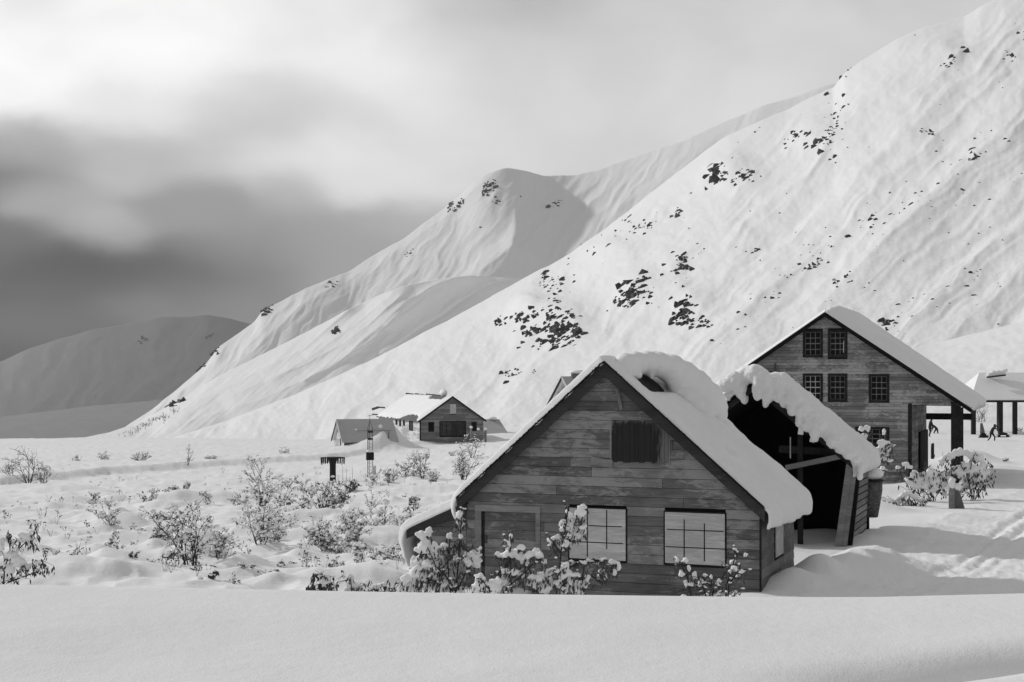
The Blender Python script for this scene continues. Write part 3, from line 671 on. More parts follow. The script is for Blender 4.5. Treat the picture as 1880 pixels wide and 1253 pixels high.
# snow on the roof: left slope, thin and curling over the eave
tail = [(-XE, roof_pt(XE, .12)), (-XE-.09, roof_pt(XE, .02)), (-XE-.10, roof_pt(XE, -.22)), (-XE+.0, roof_pt(XE, -.5)), (-XE+.10, roof_pt(XE, -.72))]
sn = snow_slab([(0.02, AZ+.12), (-XE+.1, roof_pt(XE-.1, .12))]+tail, lambda s, t: .25-.05*s if s < .8 else .21-.17*(s-.8)/.2, -OV-.05, HD+.3, n=80, ny=50, seed=5, edge=.12, amp=.03)
remesh(sn.build('left_roof_snow', M['roofsnow'], hut, True), .04, 3)
# right slope: thick slab slumping over the eave
tail = [(XE, roof_pt(XE, .11)), (XE+.10, roof_pt(XE, .02)), (XE+.13, roof_pt(XE, -.16)), (XE+.08, roof_pt(XE, -.40))]
def th_r(s, t):
    hole = math.exp(-((s-.13)/.085)**4-((t-.40)/.22)**4)
    base = .08+.03*s+.15*sstep(.05, .5, t)*(.5+.4*s)
    base += .08*float(fbm(np.array([t*9.]), np.array([s*2.2]), 3, 19)[0])*(1+s)+.05*float(fbm(np.array([t*4.+s*3]), np.array([s*6-t*2]), 3, 23)[0])
    g = .10*math.exp(-((s-.62)/.10)**2-((t-.42)/.12)**2)       # the slump and the crack beside it
    c = .20*math.exp(-((s-.60)/.03)**2-((t-.36)/.05)**2)
    return max(-.03 if hole > .5 else .05, (base+g-c)*(1-1.35*hole))
sn = snow_slab([(0.0, AZ+.11), (XE-.1, roof_pt(XE-.1, .11))]+tail, th_r, -OV-.0, HD+.3, n=130, ny=80, seed=7, edge=.11, amp=.03)
remesh(sn.build('right_roof_snow', M['roofsnow'], hut, True), .03, 1, .05, .3)
# the great cornice curling over the ridge
mb = MB(); rr = random.Random(3)
for (px, py, rp, Y) in [(1124,686,10,35.5),(1134,683,15,35.8),(1148,671,24,36.2),(1166,668,25,36.5),(1188,667,24,36.8),(1210,670,25,37.0),(1232,678,29,37.2),(1252,694,34,37.4),(1274,712,36,37.6),(1294,732,35,37.8),(1311,748,27,38.0),(1318,762,19,38.1),
        (1200,664,20,38.0),(1225,672,24,38.6),(1258,698,28,39.0),(1288,726,28,39.2),(1150,684,14,35.95),(1170,688,10,36.1),
        (1246,712,20,37.3),(1262,728,19,37.3),(1278,744,18,37.4),(1296,758,17,37.6),(1300,775,8,37.7),(1236,702,12,37.1)]:
    r = rp*Y/F; mb.blob(local(hut, P(px, py, Y)), (r, r*1.25, r*.98), 2, .03, rr)
for (px, py, Y) in [(1193,688,36.75),(1196,694,36.75),(1197,699,36.75)]: mb.blob(local(hut, P(px, py, Y)), .09-(py-688)*.006, 2, .02, rr)
remesh(mb.build('ridge_cornice', M['roofsnow'], hut, True), .045, 6, .07, .45)

# ------------------------------------------------------------------ the open shed behind it
so3 = Vector((7.55, 44.2, -5.15)); shed = thing('open_shed', so3, A21, 'sagging open-fronted shed with black interior and ragged snow on its roof', 'shed')
pp = Plane(so3, A21); SR, SE = pp.at(1562, 842); SAx, SA = pp.at(1388, 704); SLp = (SA-SE)/(SR-SAx); SLft = SAx-(SR-SAx); SD = 4.6
zr = lambda x: SA-abs(x-SAx)*SLp
for sg in (-1, 1):
    pts = [(SAx, SA), (SAx+sg*(SR-SAx+.1), zr(SR+.1)), (SAx+sg*(SR-SAx+.1), zr(SR+.1)-.08), (SAx, SA-.08)]
    MB().prism(pts if sg < 0 else pts[::-1], -.3, SD).build('roof_deck', M['black'], shed)
    mb = MB(); pts = [(SAx, SA-.02), (SAx+sg*(SR-SAx+.08), zr(SR+.08)-.02), (SAx+sg*(SR-SAx+.08), zr(SR+.08)-.2), (SAx, SA-.22)]
    mb.prism(pts if sg < 0 else pts[::-1], -.34, -.302); mb.build('fascia', M['dark'], shed)
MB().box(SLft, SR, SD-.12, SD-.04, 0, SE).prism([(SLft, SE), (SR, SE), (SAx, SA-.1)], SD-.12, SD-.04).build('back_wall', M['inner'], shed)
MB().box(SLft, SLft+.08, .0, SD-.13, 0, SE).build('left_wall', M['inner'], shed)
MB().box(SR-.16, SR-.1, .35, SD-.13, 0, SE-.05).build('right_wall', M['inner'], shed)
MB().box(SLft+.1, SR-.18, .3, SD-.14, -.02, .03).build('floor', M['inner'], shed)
# right corner: leaning posts and boards
b0 = pp.at(1534, 985); t0 = pp.at(1562, 848)
lean = MB()
for (ax, bx, y, w, h) in ((1538, 1562, -.05, .20, .09),(1549, 1571, -.02, .15, .10)):
    p = pp.at(ax, 985); q = pp.at(bx, 843); lean.beam((p[0], y, p[1]-.5), (q[0], y, q[1]), w, h, (0, 1, 0))
lean.build('corner_post', M['trim'], shed)
mb = MB(); p = pp.at(1557, 990); q = pp.at(1578, 850); mb.beam((p[0]-.02, .12, p[1]-.4), (q[0]-.07, .12, q[1]), .22, .16, (0, 1, 0)); mb.build('outer_post', M['black'], shed)
mb = MB()
for i in range(14):
    t = i/14; z = -.3+t*(SE+.25); x = pp.at(1552, 985)[0]+(SR-pp.at(1552, 985)[0])*t
    mb.beam((x+.04, .2, z), (x+.04, SD-.2, z), .03, .17)
mb.build('right_wall_boards', M['trim'], shed)
# things inside the mouth
mb = MB(); p = pp.at(1440, 860); q = pp.at(1556, 836); mb.beam((p[0], .25, p[1]), (q[0], .25, q[1]), .08, .16); mb.build('slanting_brace', M['trim'], shed)
mb = MB(); p = pp.at(1425, 826); q = pp.at(1545, 833); mb.beam((p[0], .5, p[1]), (q[0], .5, q[1]), .1, .22); p = pp.at(1465, 780); mb.beam((p[0], .45, p[1]+.4), (p[0], .45, .0), .16, .12, (0, 1, 0)); mb.build('inner_frame', M['dark'], shed)
mb = MB(); p = pp.at(1424, 735); q = pp.at(1488, 795); mb.beam((p[0], -.2, p[1]), (q[0], -.2, q[1]), .05, .22); mb.build('loose_rafter', M['dark'], shed)
MB().beam((pp.at(1450, 0)[0], .1, pp.at(1450, 803)[1]), (pp.at(1450, 0)[0], .1, pp.at(1450, 842)[1]), .03, .03, (0,1,0)).build('hanging_rod', M['muntin'], shed)
mb = MB()
for (px, py, w, h) in ((1473, 790, .16, .26), (1341, 727, .12, .3), (1493, 808, .13, .12)):
    p = pp.at(px, py); MB().beam((p[0]-.01, -.26, p[1]-h/2), (p[0]+.02, -.25, p[1]+h/2), w, .08, (0,1,0)).build('snow_scrap', M['roofsnow'], shed)

# snow: slab plus a ragged curl along the verge
sn = snow_slab([(SAx-1.9, zr(SAx-1.9)), (SAx-.3, SA-.03), (SAx, SA+.03), (SR-.1, zr(SR-.1)), (SR+.06, zr(SR+.06)-.03), (SR+.14, zr(SR+.14)-.2), (SR+.12, zr(SR+.14)-.45)], lambda s, t: .30-.12*s+.08*t, -.35, SD+.1, n=80, ny=40, seed=11, edge=.3, amp=.05)
rr = random.Random(9)
for (px, py, rx, rz) in [(1318,712,16,12),(1333,708,18,15),(1349,700,20,22),(1360,716,15,22),(1366,732,9,12),(1372,688,22,19),(1388,686,24,20),(1402,700,22,26),(1393,718,13,20),(1412,722,14,22),(1408,740,7,10),(1425,708,22,18),(1432,725,16,16),(1446,722,20,16),(1441,738,8,12),(1462,735,20,17),(1458,752,10,13),(1476,752,20,17),(1470,772,9,14),(1492,768,20,15),(1486,783,16,12),(1500,797,11,16),(1508,780,20,15),(1522,794,20,15),(1531,812,9,13),(1538,808,20,15),(1553,822,19,14),(1566,832,16,12),(1578,843,13,12),(1587,857,8,13),(1584,872,6,9)]:
    c_ = local(shed, P(px, py, 43.9-.02*(px-1400)*.36/2)); r = 1/F*43.8
    sn.blob((c_.x, -.35+rr.uniform(-.12, .12), c_.z), (rx*r*.86, .24, rz*r*.92), 2, .05, rr)
remesh(sn.build('roof_snow', M['roofsnow'], shed, True), .035, 1, .09, .18)
t_ = thing('barrel', P(1596, 900, 47.5), 0, 'dark drum with a flat cap of snow beside the leaning shed corner', 'barrel')
o = MB().tube([(0,0,-.9),(0,0,-.45),(0,0,.02),(0,0,.34)], [.28,.36,.43,.42], 20).build('drum', M['net'], t_, True)
MB().tube([(0,0,.30),(0,0,.36)], [.46,.46], 24).build('rim', M['dark'], t_)
remesh(MB().blob((0,0,.55), (.47,.47,.24), 3, .02).blob((-.1,0,.68), (.3,.3,.2), 2, .05).build('snow_cap', M['clump'], t_, True), .04, 2)

# ------------------------------------------------------------------ the mill with the long gable wall
mo = Vector((15.9, 72, -5.3)); mill = thing('mill_building', mo, A21, 'large three-storey board-sided gabled building with small-paned windows and an open porch at its right corner', 'building')
mp = Plane(mo, A21); XL, XR = -4.85, 6.62; MA = 8.72; SL = .685; MD = 10.0
PX0 = mp.at(1668, 0)[0]; PX1 = mp.at(1746, 0)[0]; PZ = mp.at(1700, 741)[1]
eL, eR = MA-abs(XL)*SL, MA-XR*SL
wins = [(1474,606,1511,657),(1520,606,1556,657),(1474,686,1511,738),(1520,686,1556,738),(1595,687,1633,740),(1570,784,1633,819),(1404,684,1437,738)]
rects = [mp.rect(*w) for w in wins]
siding([(XL, PZ), (PX1+.6, PZ), (XR-.02, eR-.1), (0, MA-.06), (XL, eL-.06)], .155, rects, seed=31, lens=(2, 5), lap=.008, T=.02).build('front_wall', M['millwood'], mill)
siding([(XL, 0), (PX0, 0), (PX0, PZ), (XL, PZ)], .155, rects, seed=32, lens=(2, 5), lap=.008, T=.02).build('lower_front_wall', M['millwood'], mill)
core = MB().prism([(XL, PZ), (XR-.05, PZ), (XR-.05, eR-.12), (0, MA-.1), (XL, eL-.1)], .004, .08).prism([(XL, 0), (PX0-.01, 0), (PX0-.01, PZ-.001), (XL, PZ-.001)], .004, .08)
core.build('wall_core', M['black'], mill)
for i, (r, n) in enumerate(zip(rects, [(3,4)]*5+[(4,3)]+[(3,4)])):
    glazed(mill, r, n[0], n[1], fw=.13, y=-.03, munt='muntin' if i in (2,) else 'muntin_grey', mw=.035, label='window with pale sash bars' if i == 2 else None)
# sky reflection in one upper pane, put in as a pale strip
MB().beam((rects[1][1]-.2, -.02, rects[1][2]+.25), (rects[1][1]-.19, -.02, rects[1][2]+.85), .035, .02, (0,1,0)).build('sky_glint_strip', M['panel'], mill)
# porch: receding wall, beam, back posts, right corner panel of upright boards
rw = siding([(0.02, 0), (MD, 0), (MD, PZ), (0.02, PZ)], .155, [(5.2, 6.3, .2, 2.0)], seed=33, lap=.008, T=.02); swap_xy(rw, lambda v: (PX0-v[1], v[0], v[2])); rw.build('porch_side_wall', M['millwood'], mill)
MB().box(PX0-.08, PX0-.003, .1, MD, 0, PZ).build('wall_core', M['black'], mill)
MB().box(PX0-.02, PX0+.16, -.06, .0, 0, PZ).build('corner_post', M['dark'], mill)
bz = mp.at(1720, 761)[1]; MB().box(PX0+.03, XR-.1, MD-.3, MD-.05, mp.at(1720, 741)[1]*.0+3.15, 3.5).build('porch_beam', M['dark'], mill)
bk = PX0+.02
MB().box(bk, bk+.12, MD*.5, MD-.3, 0, 2.6).build('porch_door_leaf', M['black'], mill)
MB().box(PX0+.0, XR-.05, .0, .06, PZ-.04, PZ-.004).build('porch_lintel', M['dark'], mill)
mb = MB(); x = PX1; rr = random.Random(8)
while x < XR-.12:
    w = rr.uniform(.12, .2); mb.box(x, x+w-.012, -.05-rr.uniform(0,.03), .0, 0, min(PZ+.1, MA-(x+w)*SL-.15)); x += w
mb.build('corner_panel', M['dark'], mill)
MB().box(PX1, XR-.1, .003, .06, 0, PZ-.05).build('panel_core', M['black'], mill)
MB().box(XL, XL+.08, .09, MD, 0, eL-.1).build('left_wall', M['millwood'], mill)
MB().box(XL+.09, PX0-.1, MD-.1, MD-.02, 0, eR).prism([(XL+.09, eR), (XR-.2, eR), (0, MA-.2), (XL+.09, eL-.2)], MD-.1, MD-.02).build('back_wall', M['millwood'], mill)
for sg, xe in ((-1, XL-.35), (1, XR+.42)):
    ze = MA-abs(xe)*SL
    pts = [(0, MA+.1), (xe, ze+.1), (xe, ze-.02), (0, MA-.02)]
    MB().prism(pts if sg < 0 else pts[::-1], -.35, MD+.3).build('roof_deck', M['dark'], mill)
    pts = [(0, MA+.04), (xe, ze+.04), (xe, ze-.16), (0, MA-.17)]
    MB().prism(pts if sg < 0 else pts[::-1], -.40, -.352).build('fascia', M['black'], mill)
    sn = snow_slab([(-sg*.02, MA+.1), (xe*.5, MA+.1-abs(xe)*.5*SL), (xe, ze+.10), (xe+sg*.12, ze-.02)], (lambda s, t: .14+.12*t) if sg < 0 else (lambda s, t: .12+.42*sstep(0, .25, t)-.15*s), -.40, MD+.3, n=60, ny=30, seed=40+sg, edge=.3, amp=.02)
    sn.build('roof_snow', M['roofsnow'], mill, True)
mb = MB(); 
for (px, py, rp, Y) in [(1526,573,9,72.5),(1534,574,11,73.5),(1541,577,9,74.0),(1548,584,8,74)]: mb.blob(local(mill, P(px, py, Y)), rp*Y/F*1.1, 2, .04, rr)
remesh(mb.build('ridge_snow', M['roofsnow'], mill, True), .08, 4)
c_ = mp.at(1425, 667); d_ = mp.at(1424, 692); MB().beam((c_[0], -.25, c_[1]), (d_[0], -.25, d_[1]), .09, .09, (0,1,0)).build('stove_pipe', M['metal'], mill)

# ------------------------------------------------------------------ pavilion on posts at the far right
pv = thing('pavilion', P(1786, 796, 144), 0, 'long open pavilion roofed with smooth snow standing on dark square posts at the right edge', 'pavilion')
o_ = pv.location; ez = P(0, 735, 144).z-o_.z; rz_ = P(0, 684.5, 147.6).z-o_.z; LNG = 22.0
mb = MB(); A = (-.35, -.45, ez+.12); B = (LNG, -.45, ez+.12); Cc = (LNG-2.6, 3.4, rz_); D = (1.75, 3.4, rz_); E = (LNG, 7.2, ez+.12); G = (-.35, 7.2, ez+.12)
def dz(p, d): return (p[0], p[1], p[2]-d)
mb.add([A, B, Cc, D, E, G], [(0,1,2,3), (2,4,5,3), (5,0,3), (1,4,2)]).add([dz(p, .12) for p in (A, B, E, G)], [(3,2,1,0)])
mb.add([A, B, E, G]+[dz(p, .12) for p in (A, B, E, G)], [(0,4,5,1), (1,5,6,2), (2,6,7,3), (3,7,4,0)])
mb.build('snowy_roof', M['roofsnow'], pv)
MB().box(-.3, LNG, -.4, -.15, ez-.22, ez-.002).build('eave_beam', M['dark'], pv)
MB().box(-.3, LNG, 6.9, 7.1, ez-.22, ez-.002).build('eave_beam', M['dark'], pv)
for px in (1786, 1835.5, 1862, 1912, 1960, 2010, 2080):
    x = P(px, 0, 144).x-o_.x; MB().box(x-.2, x+.2, -.38, .0, -.6, ez-.224).build('post', M['dark'], pv)
for x in (.2, 5, 10, 15, 20): MB().box(x-.15, x+.15, 6.85, 7.15, -.6, ez-.224).build('post', M['dark'], pv)
mb = MB()
for (px, py, rp) in [(1816,689,6),(1823,686,7),(1832,685,7),(1841,684,7),(1847,680,4)]: mb.blob(P(px, py, 146.5)-o_, rp*130/F, 2, .03, rr)
remesh(mb.build('roof_snow_lump', M['clump'], pv, True), .09, 3)
c_ = P(1812, 693, 145.7)-o_; d_ = P(1846, 689, 145.9)-o_; MB().beam(c_, d_, .2, .16).build('lump_shade_strip', M['dark'], pv)  # dark strip put in for the shade under the snow lump
MB().beam(P(1765, 798, 150)-o_+Vector((0,0,0)), P(1960, 798, 148)-o_, .2, .25).build('ground_rail', M['dark'], pv)

# ------------------------------------------------------------------ far group of cabins
A18 = math.radians(18)
fo_ = Vector((-7.67, 182, -8.6)); fc = thing('cabin', fo_, A18, 'long gabled cabin beyond the field with a wide dark opening in its front', 'cabin')
fp = Plane(fo_, A18); FW = 4.16; fe = fp.at(775, 771)[1]; fa = fp.at(831, 729)[1]; fd = 24.0; fs_ = (fa-fe)/FW
fw_ = [fp.rect(786,775,797,793), fp.rect(808,775,854,801), fp.rect(865,775,875,792), fp.rect(826,742,837,760)]
siding([(-FW, 0), (FW, 0), (FW, fe), (0, fa), (-FW, fe)], .24, fw_, seed=51).build('front_wall', M['farwood'], fc)
MB().prism([(-FW, 0), (FW, 0), (FW, fe), (0, fa), (-FW, fe)], .01, .1).build('wall_core', M['black'], fc)
glazed(fc, fw_[0], 2, 3, fw=.12, munt='dark', mw=.04); glazed(fc, fw_[2], 1, 2, fw=.12, munt='dark')
x0, x1, z0, z1 = fw_[3]; s_ = MB().box(x0, x1, -.09, -.0, z0, z1).build('loft_shutter', M['paleboard'], fc); MB().box((x0+x1)/2-.25, (x0+x1)/2+.25, -.1, -.092, z0+.3, z1-.3).build('shutter_panel', M['panel'], s_)
x0, x1, z0, z1 = fw_[1]; mb = MB(); x = x0; rr = random.Random(4)
while x < x1-.05: w = min(rr.uniform(.14, .26), x1-x); mb.box(x, x+w-.015, -.05-rr.uniform(0, .05), .0, z0+rr.uniform(0, .1), z1); x += w
bo = mb.build('barn_opening_planks', M['blackplank'], fc); MB().box(x0-.1, x1+.1, -.09, -.0, z1, z1+.12).box(x0-.1, x0, -.08, 0, z0, z1).box(x1, x1+.1, -.08, 0, z0, z1).box(x0-.1, x1+.1, -.085, 0, z0-.1, z0-.001).build('opening_frame', M['dark'], bo)
fsp = Plane(fo_, A18, side=-FW)
def srect(a): (t0, zt), (t1, _) = fsp.at(a[0], a[1]), fsp.at(a[2], a[1]); return (min(t0, t1), max(t0, t1), fsp.at((a[0]+a[2])/2, a[3])[1], zt)
sws = [srect(w) for w in ((752,773,759,791), (741,772,744,782), (734,771,737,783), (727,770,730,780))]
lw = siding([(0, 0), (fd, 0), (fd, fe), (0, fe)], .24, sws, seed=52); swap_xy(lw, lambda v: (-FW+v[1], v[0], v[2])); lw.build('left_wall', M['farwood_lit'], fc)
MB().box(-FW+.004, -FW+.08, .1, fd, 0, fe).build('wall_core', M['black'], fc)
for (a, b, z0, z1) in sws:
    w = MB().box(-FW-.09, -FW+.0, a, a+.14, z0, z1).box(-FW-.09, -FW, b-.14, b, z0, z1).box(-FW-.095, -FW, a+.14, b-.14, z1-.14, z1).box(-FW-.095, -FW, a+.14, b-.14, z0, z0+.1).build('window', M['dark'], fc)
    MB().box(-FW-.03, -FW-.002, a+.141, b-.141, z0+.101, z1-.141).build('pane', M['glass'], w)
MB().box(FW-.08, FW, .1, fd, 0, fe).build('right_wall', M['farwood'], fc); MB().prism([(-FW, 0), (FW, 0), (FW, fe), (0, fa), (-FW, fe)], fd, fd+.08).build('back_wall', M['farwood'], fc)
MB().box(-FW-.12, -FW+.02, -.1, -.0, 0, fe).build('corner_board', M['black'], fc)
for sg in (-1, 1):
    xe = sg*(FW+.35); ze = fa-abs(xe)*fs_; pts = [(0, fa+.12), (xe, ze+.12), (xe, ze), (0, fa)]
    MB().prism(pts if sg < 0 else pts[::-1], -.3, fd+.2).build('roof_deck', M['greydeck'], fc)
    pts = [(0, fa+.10), (xe, ze+.10), (xe, ze-.12), (0, fa-.14)]; MB().prism(pts if sg < 0 else pts[::-1], -.36, -.302).build('fascia', M['dark'], fc)
def roofpatch(y0, y1, s0, s1, seed, name):          # snow on part of the left slope, ragged border, bare roof beyond
    ny, ns = 60, 30; mb = MB(); rows = []
    for i in range(ny+1):
        y = y0+(y1-y0)*i/ny
        top = s0(y)+.35*float(fbm(np.array([y/1.3]), np.array([seed*1.]), 3, seed)[0]); bot = s1(y)+.5*float(fbm(np.array([y/1.1]), np.array([seed+5.]), 4, seed+3)[0])
        for j in range(ns+1):
            s = top+(max(bot, top+.05)-top)*j/ns; x = -s/math.hypot(1, fs_); e = min(j, ns-j, i, ny-i); h = .28*min(1, e/3)**.6
            mb.v.append((x, y, fa+.12+x*fs_+h))
    for i in range(ny):
        for j in range(ns): a = i*(ns+1)+j; mb.f.append((a, a+1, a+ns+2, a+ns+1))
    return mb.build(name, M['roofsnow'], fc, True)
SLN = (FW+.35)*math.hypot(1, fs_)
roofpatch(-.3, fd+.2, lambda y: .05+(.9 if 1.2 < y < 9.5 else .0)*(1 if y < 9 else .5), lambda y: SLN-.03-(1.15*math.sin(min(1, max(0, (y-1.)/9))*math.pi)**.5 if 1 < y < 10 else 0), 61, 'roof_snow')
mb = MB(); mb.blob((.1, 4.5, fa+.5), (.5, 1.0, .55), 2, .08); remesh(mb.build('ridge_snow', M['clump'], fc, True), .12, 2)
for (p_, q_, w_) in (((745,723),(762,725),.25),((762,724),(782,727),.3),((782,726),(812,729),.5),((683,752),(695,748),.35),((695,748),(707,749),.2),((683,761),(697,762),.18),((697,762),(703,764),.25),((703,766),(707,759),.22)):
    a_, b_ = local(fc, P(p_[0], p_[1], 206)), local(fc, P(q_[0], q_[1], 206)); MB().beam(a_, b_, .3, w_).build('bare_ridge_board', M['greydeck'], fc)
# snow lies drifted against the back, a broken branch-like line of bare ridge boards
# low shed, its left gable coloured as if sunlit
def low_shed(front_left, L_, Wd, base_z, eave_z, apex_z, rz, label, wall='farwood', extra=True, snowtop=True, depth_name='shed'):
    o = front_left.copy(); o.z = base_z; t = thing('shed', o, rz, label, 'shed'); e = eave_z-base_z; a = apex_z-base_z
    siding([(0, 0), (L_, 0), (L_, e), (0, e)], .25, seed=71).build('front_wall', M[wall], t); MB().box(0.03, L_, .004, .08, 0, e).build('wall_core', M['black'], t)
    wn = (2.1, 2.7, e*.38, e+(a-e)*.15)
    g = siding([(0, 0), (Wd, 0), (Wd, e), (Wd/2, a), (0, e)], .25, [wn], seed=72); swap_xy(g, lambda v: (v[1], v[0], v[2])); g.build('gable_wall', M['farwood_lit'], t)
    g = MB().prism([(0.08, 0), (Wd, 0), (Wd, e), (Wd/2, a), (0.08, e)], .004, .08); swap_xy(g, lambda v: (v[1], v[0], v[2])); g.build('wall_core', M['black'], t)
    MB().box(-.06, .0, -.06, .1, 0, e).build('corner_board', M['dark'], t)
    MB().box(.1, L_, Wd-.08, Wd, 0, e).build('back_wall', M[wall], t); g = MB().prism([(0, 0), (Wd, 0), (Wd, e), (Wd/2, a), (0, e)], L_-.08, L_); swap_xy(g, lambda v: (v[1], v[0], v[2])); g.build('gable_wall', M[wall], t)
    sl2 = (a-e)/(Wd/2); ov = .35
    for sg in (-1, 1):
        y0 = Wd/2; ye = Wd/2+sg*(Wd/2+ov); ze = a-(Wd/2+ov)*sl2
        mb = MB(); mb.add([(-ov, y0, a+.1), (L_+ov, y0, a+.1), (L_+ov, ye, ze+.1), (-ov, ye, ze+.1), (-ov, y0, a-.02), (L_+ov, y0, a-.02), (L_+ov, ye, ze-.02), (-ov, ye, ze-.02)],
            [(0,1,2,3), (7,6,5,4), (0,3,7,4), (1,5,6,2), (3,2,6,7), (0,4,5,1)])
        mb.build('roof', M['roof_shade'] if sg < 0 else M['roofsnow'], t)  # near slope coloured as shaded, far slope plain snow
        mb = MB(); mb.add([(-ov-.06, y0, a+.14), (-ov, y0, a+.14), (-ov, ye, ze+.14), (-ov-.06, ye, ze+.14), (-ov-.06, y0, a-.14), (-ov, y0, a-.14), (-ov, ye, ze-.14), (-ov-.06, ye, ze-.14)],
            [(0,1,2,3), (7,6,5,4), (0,3,7,4), (1,5,6,2), (3,2,6,7), (0,4,5,1)])
        mb.build('verge_board', M['paleboard'] if sg < 0 else M['dark'], t)
    return t, e, a
t, e, a = low_shed(Vector(((633-940)/F*165, 165, 0)), 6.0, 6.0, -8.6, -6.85, -4.6, A18, 'low half-buried shed with shaded near roof slope and sunlit left gable, leftmost of the cabins')
MB().box(3.0, 3.9, -.09, -.03, e-.85, e-.1).build('front_hatch', M['trim'], t)
MB().beam((1.7, 1.1, e+1.05), (5.8, 1.1, e+1.05), .05, .05).build('roof_wire', M['trim'], t)
for (x, y, z, r) in ((1.6, 1.2, e+1.15, .14), (4.6, 1.6, e+1.45, .26)): remesh(MB().blob((x, y, z), (r, r*.6, r*1.1), 2, .1).build('roof_snow_lump', M['clump'], t, True), .06, 1)
MB().beam((5.2, .1, e+.1), (5.25, .1, e+.95), .08, .08, (0,1,0)).build('roof_stub', M['metal'], t)
# small far building whose roof shows right of the cabin
bo_ = P(888, 812, 196); t = thing('shed', bo_, math.radians(4), 'plain grey-roofed shed tucked against the right side of the far gabled cabin', 'shed')
h = P(0, 770, 200).z-bo_.z; w = P(935, 812, 196).x-bo_.x; w2_ = P(920, 770, 200).x-bo_.x
mb = MB(); mb.add([(-.6, -.3, .5), (w+.3, -.3, .5), (w2_, 4.2, h), (-.6, 4.2, h), (w+.6, 8.6, .5), (-.6, 8.6, .5)], [(0,1,2,3), (3,2,4,5), (1,4,2), (5,0,3)]); mb.build('roof', M['roof_shade'], t)
MB().box(-.4, w-.1, .1, 8.2, -1.0, .55).build('walls', M['farwood'], t)
remesh(MB().blob((P(908, 0, 198).x-bo_.x, 4.1, h+.1), (.62, .7, .28), 3, .02).build('roof_snow_lump', M['clump'], t, True), .1, 2)
# low fence beside the cabin
t = thing('fence', P(865, 806, 178), A18, 'short board fence topped with snow by the right corner of the far cabin', 'fence')
for i, x in enumerate((0, .95, 1.9)): MB().box(x-.1, x+.1, -.1, .1, -1, 1.1 if i else 1.35).build('post', M['trim'], t); MB().blob((x, 0, 1.2 if i else 1.45), (.2, .2, .18), 2, .05).build('snow_cap', M['clump'], t, True)
mb = MB()
for k in range(4): mb.box(.11, 1.79, -.04, .04, .02+k*.23, .22+k*.23)
mb.build('rails', M['trim'], t)
# roof peeping over the hut
t, e, a = low_shed(Vector(((1066-940)/F*112, 112, 0)), 6, 5.2, -6.4, -1.9, .28, math.radians(24), 'small house with sunlit gable whose peak just shows above the left roof slope of the nearest cabin')
t.name = 'house'; t['category'] = 'house'
MB().tube([(1.0, 2.6, a-.2), (1.0, 2.6, a+.35)], [.5, .5], 12).build('chimney', M['greydeck'], t); remesh(MB().blob((1.0, 2.6, a+.45), (.62, .62, .2), 3, .02).build('chimney_snow', M['clump'], t, True), .07, 2)

# ------------------------------------------------------------------ instruments in the field
g = P(611, 888, 101); t = thing('snow_gauge', g, .1, 'dark snow gauge post whose flat top is ringed with hanging slats', 'snow gauge')
MB().tube([(0,0,-.5), (0,0,0), (0,0,.12), (0,0,.3), (0,0,1.35)], [.33, .33, .24, .22, .22], 14).build('post', M['dark'], t)
MB().tube([(0,0,1.35), (0,0,1.62), (0,0,1.86)], [.22, .30, .42], 14).build('funnel', M['dark'], t)
mb = MB(); rr = random.Random(2)
mb.tube([(0.86*math.cos(a*math.pi/12), .86*math.sin(a*math.pi/12), 1.83) for a in range(25)], [.025]*25, 5)
for i in range(28):
    a = i*2*math.pi/28; x, y = .86*math.cos(a), .86*math.sin(a); l = rr.uniform(.34, .5); mb.beam((x, y, 1.84), (x*.97, y*.97, 1.84-l), .08, .02, (math.cos(a), math.sin(a), 0))
for i in range(4): a = i*math.pi/2+.4; mb.tube([(0,0,1.78), (.86*math.cos(a), .86*math.sin(a), 1.83)], [.02, .02], 5)
mb.build('wind_shield', M['dark'], t)
STK = [(621,872,900),(629,856,898),(636,862,905),(642,876,902),(647,860,900),(711,858,892),(723,860,890)]
for i, (px, y0, y1) in enumerate(STK):
    b = P(px, y1, 98-i*.7); h = (y1-y0)/F*98; o = MB().tube([(0,0,-.4), (.01,0,h*.5), (0,.01,h)], [.014, .012, .010], 5).build('marker_stake', M['stake'])
    o.location = b; o['label'] = ['thin marker stake nearest the snow gauge', 'second thin stake right of the snow gauge, a tall one', 'third stake right of the snow gauge', 'shortest stake in the row between gauge and mast', 'last tall stake before the lattice mast', 'thin stake just right of the lattice mast', 'farthest right thin stake, beyond the lattice mast'][i]; o['category'] = 'stake'; o['group'] = 'thin stakes around the snow gauge'
g = P(679, 884, 104); t = thing('weather_mast', g, .2, 'thin triangular lattice mast with an instrument box and an arrow-like tip', 'mast')
H = P(0, 772, 104).z-g.z; mb = MB(); R_ = .22
cs = [(R_*math.cos(a), R_*math.sin(a)) for a in (0.2, 2.3, 4.4)]
for (x, y) in cs: mb.tube([(x, y, -.5), (x, y, H*.86), (0, 0, H)], [.022, .022, .015], 5)
n = 16
for i in range(n):
    z0_ = H*.86*i/n; z1_ = H*.86*(i+1)/n
    for k in range(3): (ax, ay), (bx_, by_) = cs[k], cs[(k+1) % 3]; mb.tube([(ax, ay, z0_), (bx_, by_, z1_)], [.009, .009], 4)
mb.build('lattice', M['metal'], t)
MB().tube([(0,0,H), (0,0,H+.45)], [.018, .012], 5).build('tip_rod', M['metal'], t); MB().tube([(-.18,0,H+.3), (.18,0,H+.36)], [.018, .018], 5).build('wind_vane', M['metal'], t)
z = P(0, 836, 104).z-g.z; MB().box(-.27, .27, -.34, .1, z-.35, z+.2).build('instrument_box', M['dark'], t); MB().blob((0, -.1, z+.28), (.26, .26, .14), 2, .05).build('box_snow', M['clump'], t, True)
